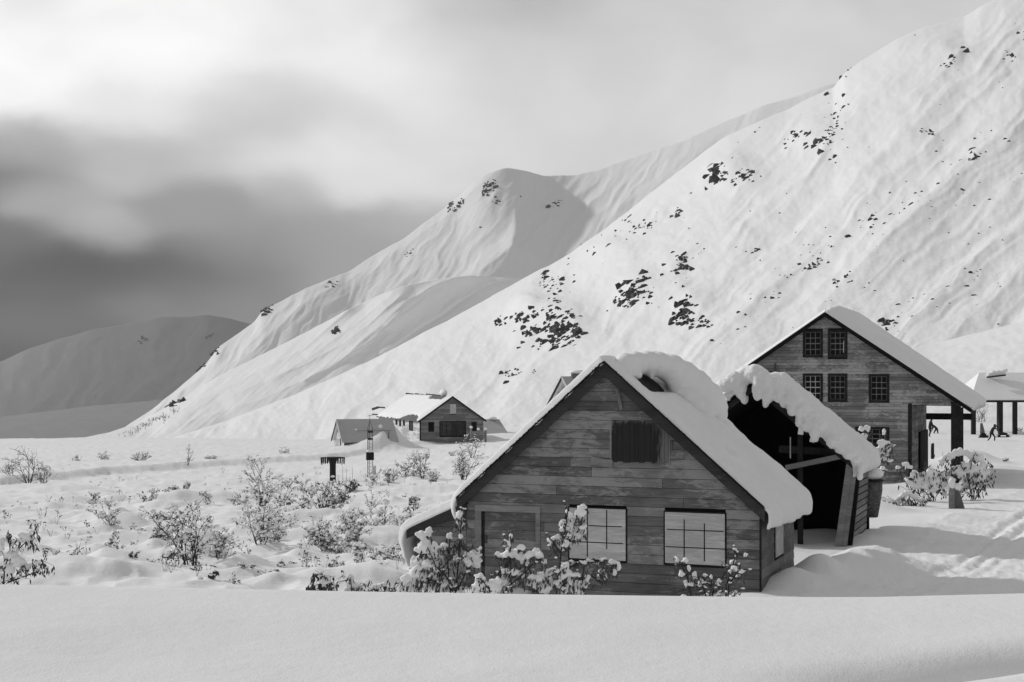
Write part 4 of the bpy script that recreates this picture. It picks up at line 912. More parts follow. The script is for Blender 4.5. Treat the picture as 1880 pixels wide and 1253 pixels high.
z = P(0, 863, 104).z-g.z; MB().box(.2, .42, -.3, -.1, z-.35, z+.3).build('grey_panel', M['panel'], t)
for zz in (P(0, 793, 104).z-g.z, P(0, 806, 104).z-g.z): MB().box(-.16, .2, -.28, -.18, zz-.07, zz+.07).build('sensor', M['dark'], t)

# sign block at the right, leaning board and snow caps
g = P(1752, 936, 56.6); t = thing('signpost', g, 0, 'short square grey post with a leaning trapezoid board behind, both snow-capped, beside the road', 'post')
u_ = 56.6/F
MB().box(-9*u_, -.5*u_, -.1, .1, -.3, 40*u_).build('post', M['trim'], t); MB().prism([(1*u_, -.3), (21*u_, -.3), (19*u_, 3*u_), (9*u_, 36*u_), (1*u_, 36*u_)], .0, .08).build('board', M['greyboard'], t)
for (x, z, r, rz2) in ((-5, 47, 7, 12), (6, 42, 8, 7), (-13, 38, 5, 5)): remesh(MB().blob((x*u_, 0, z*u_), (r*u_, r*u_, rz2*u_), 2, .06).build('snow_cap', M['clump'], t, True), .03, 2)

# ------------------------------------------------------------------ rocks on the mountain sides
CL = [('mountain',1003,600,46,52,66,8,'broad dark rock band, lowest left outcrop on the main slope'),('mountain',940,588,28,12,22,6,'thin dark ledge of rock left of the broad rock band'),('mountain',1040,615,28,36,46,8,'jagged black cliff at the right half of the broad rock band'),
      ('mountain',1160,540,42,26,40,7,'scattered black crags in the middle of the slope'),('mountain',1182,513,9,7,6,7,'small round rock knob above the middle crags'),('mountain',1256,572,22,24,30,8,'dark rocks directly left of the mill roof line'),('mountain',1285,592,18,12,14,7,'low rocks between the mill roof and the dark rocks left of it'),
      ('mountain',1010,520,32,18,20,5,'row of small rocks near the crest where the spur meets the slope'),('mountain',1322,320,16,22,26,7,'steep black rocks high on the slope below the far crest'),('mountain',1365,326,18,16,22,6,'cluster of rocks just right of the steep black rocks'),
      ('mountain',1240,395,12,10,10,5,'few small rocks below the crest, mid height'),('mountain',1178,420,26,10,14,3.5,'line of tiny rocks along the upper slope edge'),('mountain',1455,250,24,22,14,5,'loose rocks on the upper slope'),('mountain',1493,262,14,10,9,8,'two rounded boulders high on the slope'),('mountain',1527,240,8,34,14,4,'vertical string of rocks below the summit ridge'),
      ('mountain',1552,133,14,13,14,6,'rocks breaking the skyline at the right'),('mountain',1770,102,14,10,13,8,'dark rocks near the top right corner'),('mountain',1742,116,24,14,12,5,'smaller rocks left of those near the top right corner'),('mountain',1850,106,14,10,8,5,'few rocks at the upper right edge'),
      ('mountain',1255,475,16,10,12,5,'small outcrop above the middle crags to the right'),('mountain',1256,490,14,8,9,6,'rocks just under the small outcrop, mid slope'),('mountain',1370,465,20,12,5,5,'few rocks right of mid slope'),('mountain',1790,289,14,7,8,7,'pair of dark boulders at the right edge of the slope'),
      ('mountain',940,690,18,12,11,6,'low black rocks above the far cabin, nearest the small house'),('mountain',975,682,10,8,8,5,'small rocks right above the far grey-roofed shed'),('mountain',1700,243,16,16,7,4,'scattered rocks on the upper right face'),('mountain',1885,60,12,26,8,6,'rocks beside the right edge of the picture'),
      ('hill',1640,590,10,6,5,8,'dark rock at the foot of the right slope'),('mountain',1500,485,20,9,9,5,'small rocks above the mill roof'),('mountain',1552,515,26,11,9,5,'rocks above and right of the mill peak'),('mountain',1590,525,8,5,3,8,'single dark boulder right of the mill peak'),('mountain',1835,530,12,7,6,7,'boulder pile over the pavilion roof'),('mountain',1640,592,18,10,10,6,'dark rocks above the right roof of the mill'),
      ('peak',892,345,18,14,26,3.2,'small rocks strung below the pointed summit'),('peak',835,378,18,12,18,3.2,'rocks on the left shoulder of the peak'),('peak',1017,376,9,5,9,3.5,'two specks of rock right of the summit'),('peak',910,372,7,3,5,3.2,'little rocks under the summit'),('peak',882,420,7,5,4,4,'dark specks halfway down the peak'),('peak',956,363,4,4,3,5,'single dark rock beside the summit'),('peak',750,467,6,6,4,4,'rock fleck on the left ridge of the peak'),
      ('peak',486,570,8,9,11,6,'black rock tooth on the left skyline ridge'),('peak',500,556,12,8,9,4,'rocks just above the black tooth on the left skyline'),('peak',400,640,8,8,6,3,'rocks on the lower left skyline'),('peak',370,672,10,10,8,3,'small rocks low on the left ridge'),('spur',617,607,9,6,10,5,'lone rocks on the crest of the shaded spur'),('peak',612,522,18,9,14,2.8,'line of tiny rocks where the left ridge steepens'),
      ('far_ridge',260,625,9,4,5,4,'tiny rocks near the top of the far left ridge'),('far_ridge',382,618,9,7,6,3.5,'tiny rocks at the right end of the far left ridge'),('spur',318,738,14,5,9,5,'dark scrubby rocks low on the left slope')]
rr = random.Random(77)
def rock_lump(mb, c, r, tilt):
    rot = Euler((rr.uniform(-.5, .5), rr.uniform(-.4, .4)-tilt, rr.uniform(0, 6.28))).to_matrix()
    mb.blob(c, (r*rr.uniform(.8, 1.7), r*rr.uniform(.6, 1.0), r*rr.uniform(.5, 1.0)), 1, .38, rr, rot)
for (pn, cx, cy, rx, ry, n, sz, lab) in CL:
    mb = MB(); c0 = hit(pn, cx, cy); sc = c0.y/F
    for i in range(int(n*1.5)):
        a = rr.uniform(0, 6.28); q = rr.random()**.6; sx, sy = math.cos(a)*q*rx, math.sin(a)*q*ry
        px, py = cx+sx*.95+sy*-.35, cy+sy*.9-sx*.18
        if float(fbm(np.array([px/13.]), np.array([py/16.]), 3, 17)[0]) < -.05: continue
        h = hit(pn, px, py); r = sz*sc*rr.uniform(.30, .85)*(1.1 if rr.random() < .7 else 1.9)
        for k in range(rr.choice((1, 2, 2, 3))):
            p = h-c0+Vector((rr.gauss(0, r*.8), -.1*r, rr.gauss(0, r*.8))); p = hit(pn, (p.x+c0.x)/h.y*F+940, py-(p.z-(h-c0).z)/h.y*F)-c0
            rock_lump(mb, p+Vector((0, .15*r, -.15*r)), r*rr.uniform(.5, 1.1), .5)
    m2 = MB(); nb_ = len(ICO[1][0]); cs_ = [Vector(np.mean(mb.v[k:k+nb_], axis=0)) for k in range(0, len(mb.v), nb_)]
    for k in range(1, len(cs_)):                 # the outcrop is one body: low ledges join what shows
        q = min(cs_[:k], key=lambda v: (v-cs_[k]).length); dn = Vector((0, .35*sz*sc, -.35*sz*sc))
        m2.tube([cs_[k], cs_[k]+dn, q+dn, q], [.05*sz*sc]*4, 4)
    mb.add(m2.v, m2.f)
    if not mb.v: rock_lump(mb, Vector((0, 0, 0)), sz*sc*.5, .5)
    o = mb.build('rock_outcrop', M['rock' if pn in ('mountain', 'hill', 'spur') else 'rock_hazed']); o.location = c0
    tag(o, lab, 'rocks', 'rock outcrops on the mountain sides')
mb = MB(); LINES = [(1880,215,1500,500),(1760,285,1420,520),(1700,330,1320,600),(1540,180,1530,300),(1830,540,1540,640),(1880,330,1600,420),(1200,400,1080,450),(1060,520,930,600),(1880,480,1650,560),(1500,470,1300,640),(1300,460,1180,560)]
for (x0, y0, x1, y1) in LINES:
    for i in range(22):
        t_ = rr.random(); px, py = x0+(x1-x0)*t_+rr.gauss(0, 16), y0+(y1-y0)*t_+rr.gauss(0, 12)
        h = hit('mountain', px, py); 
        if abs(HOR-h.z/h.y*F-py) > 3: continue
        rock_lump(mb, h+Vector((0, .2, -.1)), rr.choice((.5, .7, .9, 1.3, 1.9))*h.y/1000, .5)
for i in range(90):
    px, py = rr.uniform(1000, 1880), rr.uniform(30, 640); h = hit('mountain', px, py)
    if abs(HOR-h.z/h.y*F-py) > 3: continue
    rock_lump(mb, h, rr.uniform(.3, .9)*h.y/1000, .5)
tag(mb.build('scattered_stones', M['rock']), 'tiny dark stones sprinkled over the sunlit mountain side', 'stones', kind='stuff')

# ------------------------------------------------------------------ shrubs
def shrub(seed, h, w, stems=6, leafy=1.0, snowy=1.0, far=False, lean=0.0, droop=.3, blob=.09, lv=2, leaf=.11, bend=1.0, thick=1.0):
    """stems that fork, withered hanging leaves, snow caught on the forks: returns (branches, leaves, snow) builders"""
    r = random.Random(seed); br, lf, sn = MB(), MB(), MB()
    ns = 4 if far else 5
    def grow(p, d, ln, rad, lev):
        n = 4; pts = [p]; q = p.copy(); dd = d.copy()
        for i in range(n):
            dd = (dd+Vector((r.gauss(0, .16), r.gauss(0, .16), r.gauss(0, .08)+(.10 if lev == 0 else -.10*droop)))).normalized()
            q = q+dd*ln/n; pts.append(q.copy())
        br.tube(pts, [rad*(1-.6*i/n) for i in range(n+1)], ns, cap=False)
        if lev >= lv:
            k = int(r.uniform(2, 5)*leafy)
            for _ in range(k):
                b = pts[r.randint(1, n)]; a = r.uniform(0, 6.28)
                lf.leaf(b, Vector((math.cos(a)*.6, math.sin(a)*.6, r.uniform(-1.1, .25)))*leaf*r.uniform(.6, 1.4), leaf*.22)
            if r.random() < snowy*.75:
                s = blob*r.uniform(.45, 1.25); sn.blob(q+Vector((0, 0, s*.3)), (s*r.uniform(.9, 1.7), s*r.uniform(.9, 1.4), s*r.uniform(.6, 1.1)), 1, .22, r)
            return
        if snowy > .3:
            for i in (2, 3, 4):
                if r.random() < snowy*.5: s = blob*r.uniform(.3, .8); sn.blob(pts[i]+Vector((0, 0, rad+s*.25)), (s*1.5, s*1.1, s*.7), 1, .25, r)
        for _ in range(r.randint(3, 5)):
            i = r.randint(1, n); a = r.uniform(0, 6.28); out = Vector((math.cos(a), math.sin(a), r.uniform(-.2, .8)))
            grow(pts[i].copy(), (dd*.6+out*.8*bend).normalized(), ln*r.uniform(.35, .6), rad*.5, lev+1)
        grow(q.copy(), dd, ln*.4, rad*.45, lev+1)
    for i in range(stems):
        a = r.uniform(0, 6.28); sp = r.random()**.7*w/2/h
        d = Vector((math.cos(a)*sp*1.3+lean, math.sin(a)*sp*.9, 1)).normalized()
        grow(Vector((math.cos(a)*w*.06, math.sin(a)*w*.06, -.25)), d, h*r.uniform(.6, .95), .016*thick*h/1.6, 0)
    return br, lf, sn
def put_shrub(name, loc, parts, label, group, far, cat='shrub'):
    br, lf, sn = parts; t = thing(name, loc, 0, label, cat, group)
    br.build('branches', M['twigfar' if far else 'twig'], t)
    if lf.v: lf.build('leaves', M['leaffar' if far else 'leaf'], t)
    if sn.v: sn.build('snow_clumps', M['clump'], t, True)
    return t
GL = 'snow-dusted shrubs on the open field'
# (column, base row, height in rows, width in rows, stems, leafy, snowy, lean, label)
SH = [(52,893,74,30,3,.5,.6,0,'tall bare sapling at the far left of the field'),(80,893,38,70,7,.7,.6,.1,'low spreading brush around the foot of the tall bare sapling'),(22,888,30,34,5,.5,.5,-.3,'small leaning brush at the left picture edge beside the sapling'),
      (257,857,18,62,16,.4,.2,0,'wide low hedge-like brush on the rise behind the field'),(190,855,16,44,8,.4,.2,0,'thin brush left of the wide low brush on the rise'),(140,858,14,30,6,.4,.2,0,'faint twigs between the sapling and the rise'),(345,862,42,14,2,.4,.5,0,'slim upright sapling on the snow rise'),(385,855,14,66,14,.4,.2,0,'low brush right of the slim upright sapling'),(520,842,14,34,6,.4,.2,0,'brush beyond the trail left of the snow gauge'),
      (168,928,32,20,3,1.2,.9,.2,'thin shrub on a snow hump, left part of the field'),(205,985,58,40,4,1.0,.6,-.5,'shrub bent strongly left over the snow'),(212,1015,40,20,2,1.4,.8,-.1,'stubby dark-leaved shrub below the bent one'),(275,930,30,26,3,1.0,.8,.3,'small crooked shrub left of the round-topped one'),(228,965,18,16,3,1.,.6,0,'tiny leafy tuft beside the bent shrub'),
      (318,912,20,40,5,.9,.7,0,'low shrub near the middle of the left field'),(338,903,22,18,3,.9,.7,.2,'short shrub just behind the low middle one'),(378,930,28,20,3,.8,.7,0,'small upright shrub in front of the tree-like one'),
      (350,1043,108,125,8,1.3,.8,0,'biggest many-branched shrub in the left field'),(290,1005,42,50,6,1.3,.7,0,'dense low shrub touching the biggest shrub on its left'),(405,1035,62,70,6,1.1,.7,.1,'pale shrub touching the biggest shrub on its right'),(300,960,24,60,6,.9,.7,0,'low creeping shrub above the dense low one'),
      (477,938,80,62,5,.8,1.0,0,'tree-like shrub with two dark stems, centre left'),(440,935,30,50,5,.6,.8,0,'low pale shrub under the left side of the tree-like shrub'),(516,928,56,26,3,1.,.8,0,'slender shrub right of the tree-like one'),(521,935,24,22,4,1.2,.6,0,'small tuft at the foot of the slender shrub'),(550,950,66,34,3,1.,.8,0,'upright shrub with a clear thin stem, centre'),
      (596,945,60,74,8,1.3,.8,.1,'dense grey shrub straight below the snow gauge'),(642,908,26,32,8,1.6,.4,0,'round compact bush just below the snow gauge'),(627,930,26,30,5,1.2,.6,0,'little bush below the round compact one'),(683,897,34,34,3,1.0,.9,.5,'forked dark branch leaning right at the foot of the mast'),(714,888,28,30,5,1.2,.8,0,'leafy clump right of the mast foot'),(745,884,32,50,7,.9,.9,0,'frosty brush between the mast and the far cabin'),
      (776,884,46,36,6,.9,1.0,0,'tall frosty bush in front of the far cabin'),(800,886,26,34,6,.9,.9,0,'small frosty bush right of the tall frosty one'),(850,884,50,46,7,.8,1.0,.1,'frosted shrub nearest the left roof edge of the near cabin'),(866,860,44,20,3,.6,.9,.1,'thin frosted sapling by the left roof of the near cabin'),(835,850,16,50,6,.4,.6,0,'faint brush on the bank below the far cabin'),
      (478,1020,82,86,6,1.2,.9,-.05,'wide shrub on crossed stems, lower centre left'),(505,1000,60,50,5,1.1,.8,.15,'darker shrub growing into the right of the wide crossed one'),(602,1020,62,72,10,1.6,.9,0,'thick rounded bush with dark heart, lower centre'),(645,1015,54,46,8,1.3,.8,.2,'bush of arching twigs right of the thick rounded bush'),(640,975,36,54,6,1.0,.8,.3,'windswept grey twigs above the thick rounded bush'),
      (700,985,66,60,5,1.1,.9,0,'open shrub left of the lean-to roof'),(735,975,34,40,5,1.1,.8,0,'small shrub between the open shrub and the lean-to'),(755,945,34,22,3,1.0,.7,.1,'slight shrub just above the lean-to roof'),(665,1055,54,44,5,1.2,1.0,0,'shrub with hanging tufts, lower middle near the bank'),(705,1045,44,60,6,1.1,1.0,.1,'low snowy shrub beside the hanging-tuft one'),(625,1050,26,40,5,1.2,.8,-.1,'little shrub left of the hanging-tuft one'),(740,1020,24,40,5,1.,.8,0,'low twigs in front of the lean-to corner'),
      (450,1065,30,20,2,1.2,.5,.2,'short twig with a few leaves, lower left'),(498,1055,18,28,5,1.,.3,.2,'tiny fan of bare twigs, lower centre'),(520,1048,18,14,2,1.5,.4,0,'very small leafy twig beside the tiny fan'),(538,1042,22,10,2,.6,.2,0,'bare hooked twig in the lower centre'),(558,1048,22,12,2,1.5,.5,0,'leafy stub right of the bare hooked twig'),
      (127,1063,34,10,1,.6,.2,.25,'single leaning twig near the bank, far left'),(247,1040,22,10,2,2.0,.3,0,'small leafy stub below the bent shrub'),(370,1075,26,8,1,.8,.1,.0,'lone dark twig at the bank, left'),(388,1075,32,14,2,2.2,.3,.1,'drooping dark tuft at the bank beside the lone twig'),(422,1078,30,8,1,.5,.1,.4,'thin slanting twig at the bank edge'),(355,1062,22,10,2,1.5,.3,0,'small tuft below the biggest shrub'),(310,1035,28,26,3,1.1,.5,0,'twiggy tuft at the left foot of the biggest shrub')]
rr = random.Random(21)
for i, (px, py, hh, ww, st, lfy, sny, ln, lab) in enumerate(SH):
    g = on_ground(px, py); s = g.y/F; far = g.y > 44
    z = ground_at(g.x, g.y); h, w = hh*s, ww*s
    base = Vector((g.x, g.y, z))
    put_shrub('shrub', base, shrub(100+i, h*.92, w*.82, st, lfy*(1.1 if g.y < 70 else .8), sny, far, ln, .4, .020*h+.028, 2, (.07 if g.y < 60 else .11), 1.0, 1.5 if g.y < 80 else 2.0), lab, GL, far)
# undergrowth: faint twigs, uncountable
mb = MB()
for i in range(900):
    px = rr.uniform(-60, 860); py = 872+200*rr.random(); g = on_ground(px, py)
    if float(fbm(np.array([px/90.]), np.array([py/40.]), 2, 55)[0]) < -.02: continue
    z = ground_at(g.x, g.y); b = Vector((g.x, g.y, z-.05)); h = rr.uniform(.12, .5)
    for k in range(rr.randint(1, 4)):
        q = b+Vector((rr.gauss(0, .1), rr.gauss(0, .1), h*rr.uniform(.6, 1))); mb.tube([b, (b+q)/2+Vector((rr.gauss(0,.02), 0, 0)), q], [.006, .005, .004], 3, cap=False)
        for _ in range(rr.randint(0, 3)): mb.leaf(q, Vector((rr.gauss(0, .6), rr.gauss(0, .6), -rr.random()))*.08, .02)
tag(mb.build('undergrowth', M['leaffar']), 'sparse twig tips poking through the snow of the field', 'undergrowth', kind='stuff')
mb = MB()
for (x0, y0, x1, y1, n) in [(225,803,330,752,60),(250,790,300,766,30),(40,850,140,838,20),(480,845,600,835,30),(430,850,470,845,14)]:
    for i in range(n):
        t_ = rr.random(); px, py = x0+(x1-x0)*t_+rr.gauss(0, 5), y0+(y1-y0)*t_+rr.gauss(0, 3)
        h = hit('spur', px, py) if py < 815 else on_ground(px, py)
        k = h.y/700
        for _ in range(4): q = h+Vector((rr.gauss(0, .5), 0, rr.uniform(.5, 1.6)))*k; mb.tube([h, q], [.05*k, .03*k], 3, cap=False)
tag(mb.build('far_brush', M['twigfar']), 'faint brush streaks on the lower left slope', 'brush', kind='stuff')

# heavier snow-laden shrubs by the hut: stems follow hand-set courses, clumps hang on them
def laden(label, Y, stems, blobs, nleaf=6, leafpts=(), name='shrub', group='snow-laden shrubs beside the buildings', ls=.13, vox=.022, seed=0, extra=()):
    r = random.Random(seed); bx_, by_ = stems[0][0][:2]; o = P(bx_, by_, Y); t = thing(name, o, 0, label, 'shrub', group)
    br, lf, sn = MB(), MB(), MB(); s = Y/F
    def Q(px, py, d=0): return P(px, py, Y+d)-o
    ends = []
    for st in stems:
        d = r.uniform(-.35, .35); n = len(st); pts = [Q(x, y, d*i/n) for i, (x, y) in enumerate(st)]
        w = (.020 if n > 3 else .012); br.tube(pts, [w*(1-.6*i/n) for i in range(n)], 6, cap=False)
        for i in range(1, n):
            for _ in range(4):
                p = pts[i-1].lerp(pts[i], r.random()); a = r.uniform(0, 6.28); q = p+Vector((math.cos(a)*.16, math.sin(a)*.16, r.uniform(-.02, .16)))*r.uniform(.5, 1.2)
                br.tube([p, (p+q)/2+Vector((0, 0, .02)), q], [.006, .005, .003], 4, cap=False); ends.append(q); ends.append((p+q)/2)
    for (x, y, rx, ry) in blobs:
        d = r.uniform(-.12, .12); c = Q(x, y, d); dn = max(.05, min(rx, ry)*s)
        sn.blob(c, (rx*s*.85, dn*r.uniform(.7, 1.0), ry*s*.8), 2, .08, r, Euler((0, r.uniform(-.6, .6), 0)).to_matrix())
        for _ in range(7):                                   # knobbly edge
            a = r.uniform(0, 6.28); sn.blob(c+Vector((math.cos(a)*rx*s*.8, r.uniform(-.03, .03), math.sin(a)*ry*s*.8)), Vector((r.uniform(.3, .9), .5, r.uniform(.25, .6)))*s*min(rx, ry), 1, .15, r)
        for _ in range(int(nleaf)):
            p = c+Vector((r.uniform(-1, 1)*rx*s, r.uniform(-.06, .06), r.uniform(-1., .1)*ry*s)); lf.leaf(p, Vector((r.gauss(0, .25), r.gauss(0, .25), -1))*ls*r.uniform(.6, 1.3), ls*.17)
        q = Q(x+r.uniform(-3, 3), y+ry*.4, d); e = min(ends, key=lambda v: (v-q).length); br.tube([e, (e+q)/2-Vector((0, 0, .02)), q], [.009, .008, .006], 4, cap=False)
    for (x, y, n, sp) in leafpts:
        for _ in range(n):
            p = Q(x+r.gauss(0, sp), y+r.gauss(0, sp*.8), r.uniform(-.25, .25)); lf.leaf(p, Vector((r.gauss(0, .35), r.gauss(0, .35), -1))*ls*r.uniform(.6, 1.3), ls*.18)
            if r.random() < .5: e = min(ends, key=lambda v: (v-p).length); br.tube([e, p], [.005, .004], 3, cap=False)
    for p in ends:
        if r.random() < .4: q_ = min(.06, 2.2*s*r.uniform(.8, 1.8)); sn.blob(p+Vector((0, 0, q_*.3)), (q_*1.5, q_, q_*.7), 1, .2, r)
        if r.random() < .7: lf.leaf(p, Vector((r.gauss(0, .4), r.gauss(0, .4), -.8))*ls*r.uniform(.6, 1.1), ls*.18)
    br.build('branches', M['twig'], t); lf.build('leaves', M['leaf'], t)
    remesh(sn.build('snow_clumps', M['clump'], t, True), vox, 1, .05, .09)
    return t
laden('tall snow-laden shrub in front of the lean-to and left of the plank door', 29, [[(838,1150),(836,1085),(820,1060),(800,1040),(785,1005)],[(838,1150),(838,1070),(842,1030),(845,985),(847,945),(849,925)],[(838,1150),(830,1080),(800,1068),(770,1058),(750,1060)],[(838,1150),(842,1080),(858,1045),(874,1020),(880,1005)],[(838,1150),(825,1075),(822,1030),(826,990)]],
      [(773,984,9,9),(786,978,7,11),(778,1004,14,13),(793,1010,12,14),(800,1025,12,10),(824,985,6,9),(816,1002,7,9),(844,946,6,10),(849,960,5,8),(846,985,4,8),(768,1032,12,13),(785,1035,10,10),(806,1040,10,10),(762,1052,14,12),(750,1066,12,10),(775,1060,14,8),(800,1062,16,8),(815,1072,14,7),(790,1078,18,7),(760,1085,14,7),(838,1025,5,8),(865,1020,13,9),(872,1033,14,9),(858,1032,9,7),(881,1008,4,6),(846,1090,10,6),(735,1080,8,8)],
      7, [(790,1020,40,16),(820,1010,45,14),(770,1065,60,18),(815,1060,60,18),(848,1000,30,8),(760,1085,40,20),(843,960,20,6),(855,1060,30,12)], ls=.13, seed=1)
laden('snow-laden shrub with big pillows right in front of the plank door', 28, [[(905,1150),(902,1090),(910,1060),(925,1045),(940,1020)],[(905,1150),(900,1085),(885,1065),(875,1062)],[(905,1150),(918,1080),(918,1050),(935,1035),(938,1000),(937,985)],[(905,1150),(930,1080),(965,1050),(985,1030)],[(985,1150),(980,1080),(960,1050)]],
      [(937,985,3,8),(935,1000,4,10),(932,1016,9,8),(914,1018,5,5),(922,1021,7,5),(945,1014,12,8),(956,1004,7,7),(962,1025,10,11),(972,1020,7,7),(985,1014,8,7),(992,1020,6,7),(1000,1032,5,6),(928,1050,8,6),(945,1052,12,6),(958,1056,8,5),(880,1058,9,6),(886,1072,12,12),(875,1080,9,8),(896,1088,9,8),(910,1078,15,16),(925,1066,12,9),(936,1072,9,9),(915,1092,15,9),(1003,1055,14,9),(992,1062,16,9),(982,1072,12,11),(1008,1066,9,12),(976,1060,9,5),(1000,1082,10,10),(1012,1045,12,3),(1022,1050,7,3)],
      6, [(935,1035,30,12),(965,1045,35,10),(900,1075,40,14),(985,1080,40,14),(1000,1060,25,10),(950,1065,25,12)], ls=.12, seed=2)
laden('tall single-stemmed snow-laden shrub beside the left pale shutter', 28, [[(1020,1150),(1022,1085),(1028,1040),(1030,1010),(1034,990),(1040,960),(1043,935)],[(1026,1060),(1040,1045),(1055,1038),(1072,1034),(1100,1032),(1125,1036)],[(1024,1080),(1045,1068),(1065,1062),(1080,1062)],[(1030,1010),(1048,990),(1062,975),(1070,950)],[(1030,1015),(1018,1000),(1010,990)]],
      [(1041,940,3,6),(1045,948,5,10),(1035,962,7,9),(1046,965,8,12),(1034,972,6,7),(1066,940,8,13),(1062,948,7,8),(1072,932,6,7),(1070,968,8,5),(1075,978,4,8),(1058,984,8,7),(1048,985,9,7),(1014,992,10,7),(1024,988,8,6),(1030,1003,8,8),(1040,1000,5,8),(1032,1046,8,4),(1040,1038,5,7),(1053,1033,4,5),(1070,1033,12,3),(1088,1032,14,3),(1105,1030,14,3.5),(1122,1032,12,5),(1134,1040,6,10),(1128,1050,5,7),(1105,1050,7,6),(1100,1060,5,5),(1112,1060,4,6),(1034,1060,7,7),(1048,1054,11,6),(1060,1056,9,5),(1050,1070,10,9),(1058,1080,9,8),(1072,1073,11,7),(1078,1062,5,7),(1062,1088,12,6),(1038,1085,7,8),(1024,1070,8,6)],
      6, [(1050,985,25,9),(1018,1005,15,6),(1105,1050,40,10),(1055,1075,45,14),(1072,1045,15,8),(1040,1095,20,14),(1066,955,8,4)], ls=.11, seed=3)
laden('short snow-laden shrub under the right pale shutter', 27.5, [[(1300,1160),(1296,1095),(1290,1075),(1282,1060)],[(1270,1160),(1268,1090),(1262,1060),(1250,1040),(1245,1025)],[(1300,1160),(1304,1085),(1306,1065)],[(1300,1160),(1310,1080),(1325,1062),(1340,1040)]],
      [(1243,1029,4,6),(1258,1030,5,6),(1265,1045,4,8),(1252,1052,6,7),(1275,1058,6,8),(1261,1072,7,6),(1270,1073,4,5),(1287,1070,6,7),(1293,1056,3,5),(1306,1060,3,6),(1318,1072,4,5),(1319,1090,4,4),(1298,1092,4,4),(1254,1095,8,4),(1312,1094,6,3)],
      8, [(1245,1035,14,5),(1290,1080,25,12),(1310,1075,20,8),(1235,1090,14,10)], ls=.09, seed=4)
laden('small snow-tipped shrub against the right corner of the near cabin', 28.5, [[(1332,1160),(1333,1075),(1345,1040),(1352,1015)],[(1332,1160),(1338,1075),(1350,1055),(1368,1046)],[(1346,1160),(1343,1100),(1350,1092)]],
      [(1354,1013,2,3),(1350,1021,2,4),(1347,1032,4,6),(1346,1045,7,6),(1340,1050,4,5),(1369,1019,4,5),(1357,1035,3,3),(1363,1050,7,4),(1354,1058,7,3),(1349,1092,6,4)], 6, [(1345,1045,12,6),(1362,1060,10,5),(1345,1098,16,6)], ls=.08, seed=5)
laden('leafy snow-laden branch at the far left edge of the picture', 33.5, [[(6,1090),(8,1050),(12,1032),(28,1015),(45,998),(60,985)],[(8,1050),(0,1040),(-15,1030)],[(12,1032),(18,1010),(20,985)],[(60,985),(66,970),(70,962)],[(14,1070),(40,1060),(70,1050),(85,1020)]],
      [(45,985,10,8),(38,992,7,7),(55,990,6,6),(68,972,4,10),(0,1000,9,12),(22,1020,9,8),(35,1032,10,14),(45,1042,12,8),(20,1045,10,9),(62,1035,8,5)], 4, [(58,1000,10,5),(66,1000,8,4),(20,985,18,6),(50,1045,22,10),(75,1040,22,8),(90,1045,10,5),(20,1060,12,8),(66,985,10,4)], ls=.14, seed=6)
laden('arching bough with drooping frozen leaves at the bank, lower centre', 31, [[(615,1130),(610,1085),(600,1062),(585,1056),(572,1060)],[(615,1130),(607,1080),(596,1070)]],
      [(575,1058,6,4),(588,1057,10,4),(600,1062,9,6),(594,1072,7,9),(610,1075,6,8)], 5, [(570,1075,18,4),(592,1080,22,8),(602,1075,14,6),(578,1085,10,4)], ls=.17, seed=7)
laden('snow-smothered upright stump of shrub at the bank, lower centre', 31, [[(646,1130),(645,1080),(644,1060)],[(646,1130),(655,1085),(660,1078)],[(700,1130),(690,1085),(676,1080)],[(700,1130),(720,1088),(735,1080)]],
      [(643,1062,6,7),(646,1074,9,9),(638,1083,9,7),(655,1084,12,7),(648,1094,12,6),(690,1078,8,5),(702,1074,10,5),(715,1082,10,5),(725,1090,9,4)], 7, [(650,1090,22,10),(675,1085,30,9),(700,1085,40,14),(730,1088,30,12),(618,1070,8,3)], ls=.11, seed=8)
# shrubs near the mill
def laden2(label, Y, cx, base, stems, blobs, leafpts, seed): return laden(label, Y, stems, blobs, 3, leafpts, ls=.2, vox=.05, seed=seed)
laden2('snow-tufted shrub standing before the lowest mill window', 58, 0, 0, [[(1602,880),(1602,850),(1600,825),(1594,800),(1586,785)],[(1602,880),(1612,850),(1622,830),(1640,818)],[(1602,880),(1598,845),(1590,820),(1578,812)],[(1612,850),(1622,820),(1624,795)]],
       [(1582,787,5,6),(1592,785,5,5),(1586,800,7,6),(1577,811,6,5),(1588,810,5,7),(1623,794,4,8),(1618,815,8,8),(1628,813,7,5),(1640,818,7,3),(1600,826,8,6),(1612,828,9,6),(1630,825,7,4),(1603,842,6,5),(1622,842,7,5),(1634,846,6,4),(1628,834,6,4),(1614,838,6,5)], [(1605,830,30,12),(1625,835,25,9),(1584,800,12,6)], 11)
laden2('large snow-heaped shrub at the mill porch, left half', 60, 0, 0, [[(1715,925),(1708,895),(1695,875),(1685,862)],[(1715,925),(1700,905),(1680,885),(1662,868),(1650,858)],[(1715,925),(1725,890),(1722,870)],[(1715,925),(1690,912),(1668,898)]],
       [(1649,859,6,4),(1662,852,7,5),(1670,858,7,4),(1680,872,10,8),(1695,878,13,10),(1708,868,12,8),(1698,890,9,8),(1716,884,12,9),(1728,872,10,7),(1712,898,10,7),(1683,892,10,7),(1672,888,7,7),(1664,880,6,4),(1730,893,8,7),(1745,880,8,7),(1735,908,8,5)], [(1700,870,60,14),(1720,885,60,16),(1690,895,40,14),(1735,875,40,12),(1660,870,12,8)], 12)
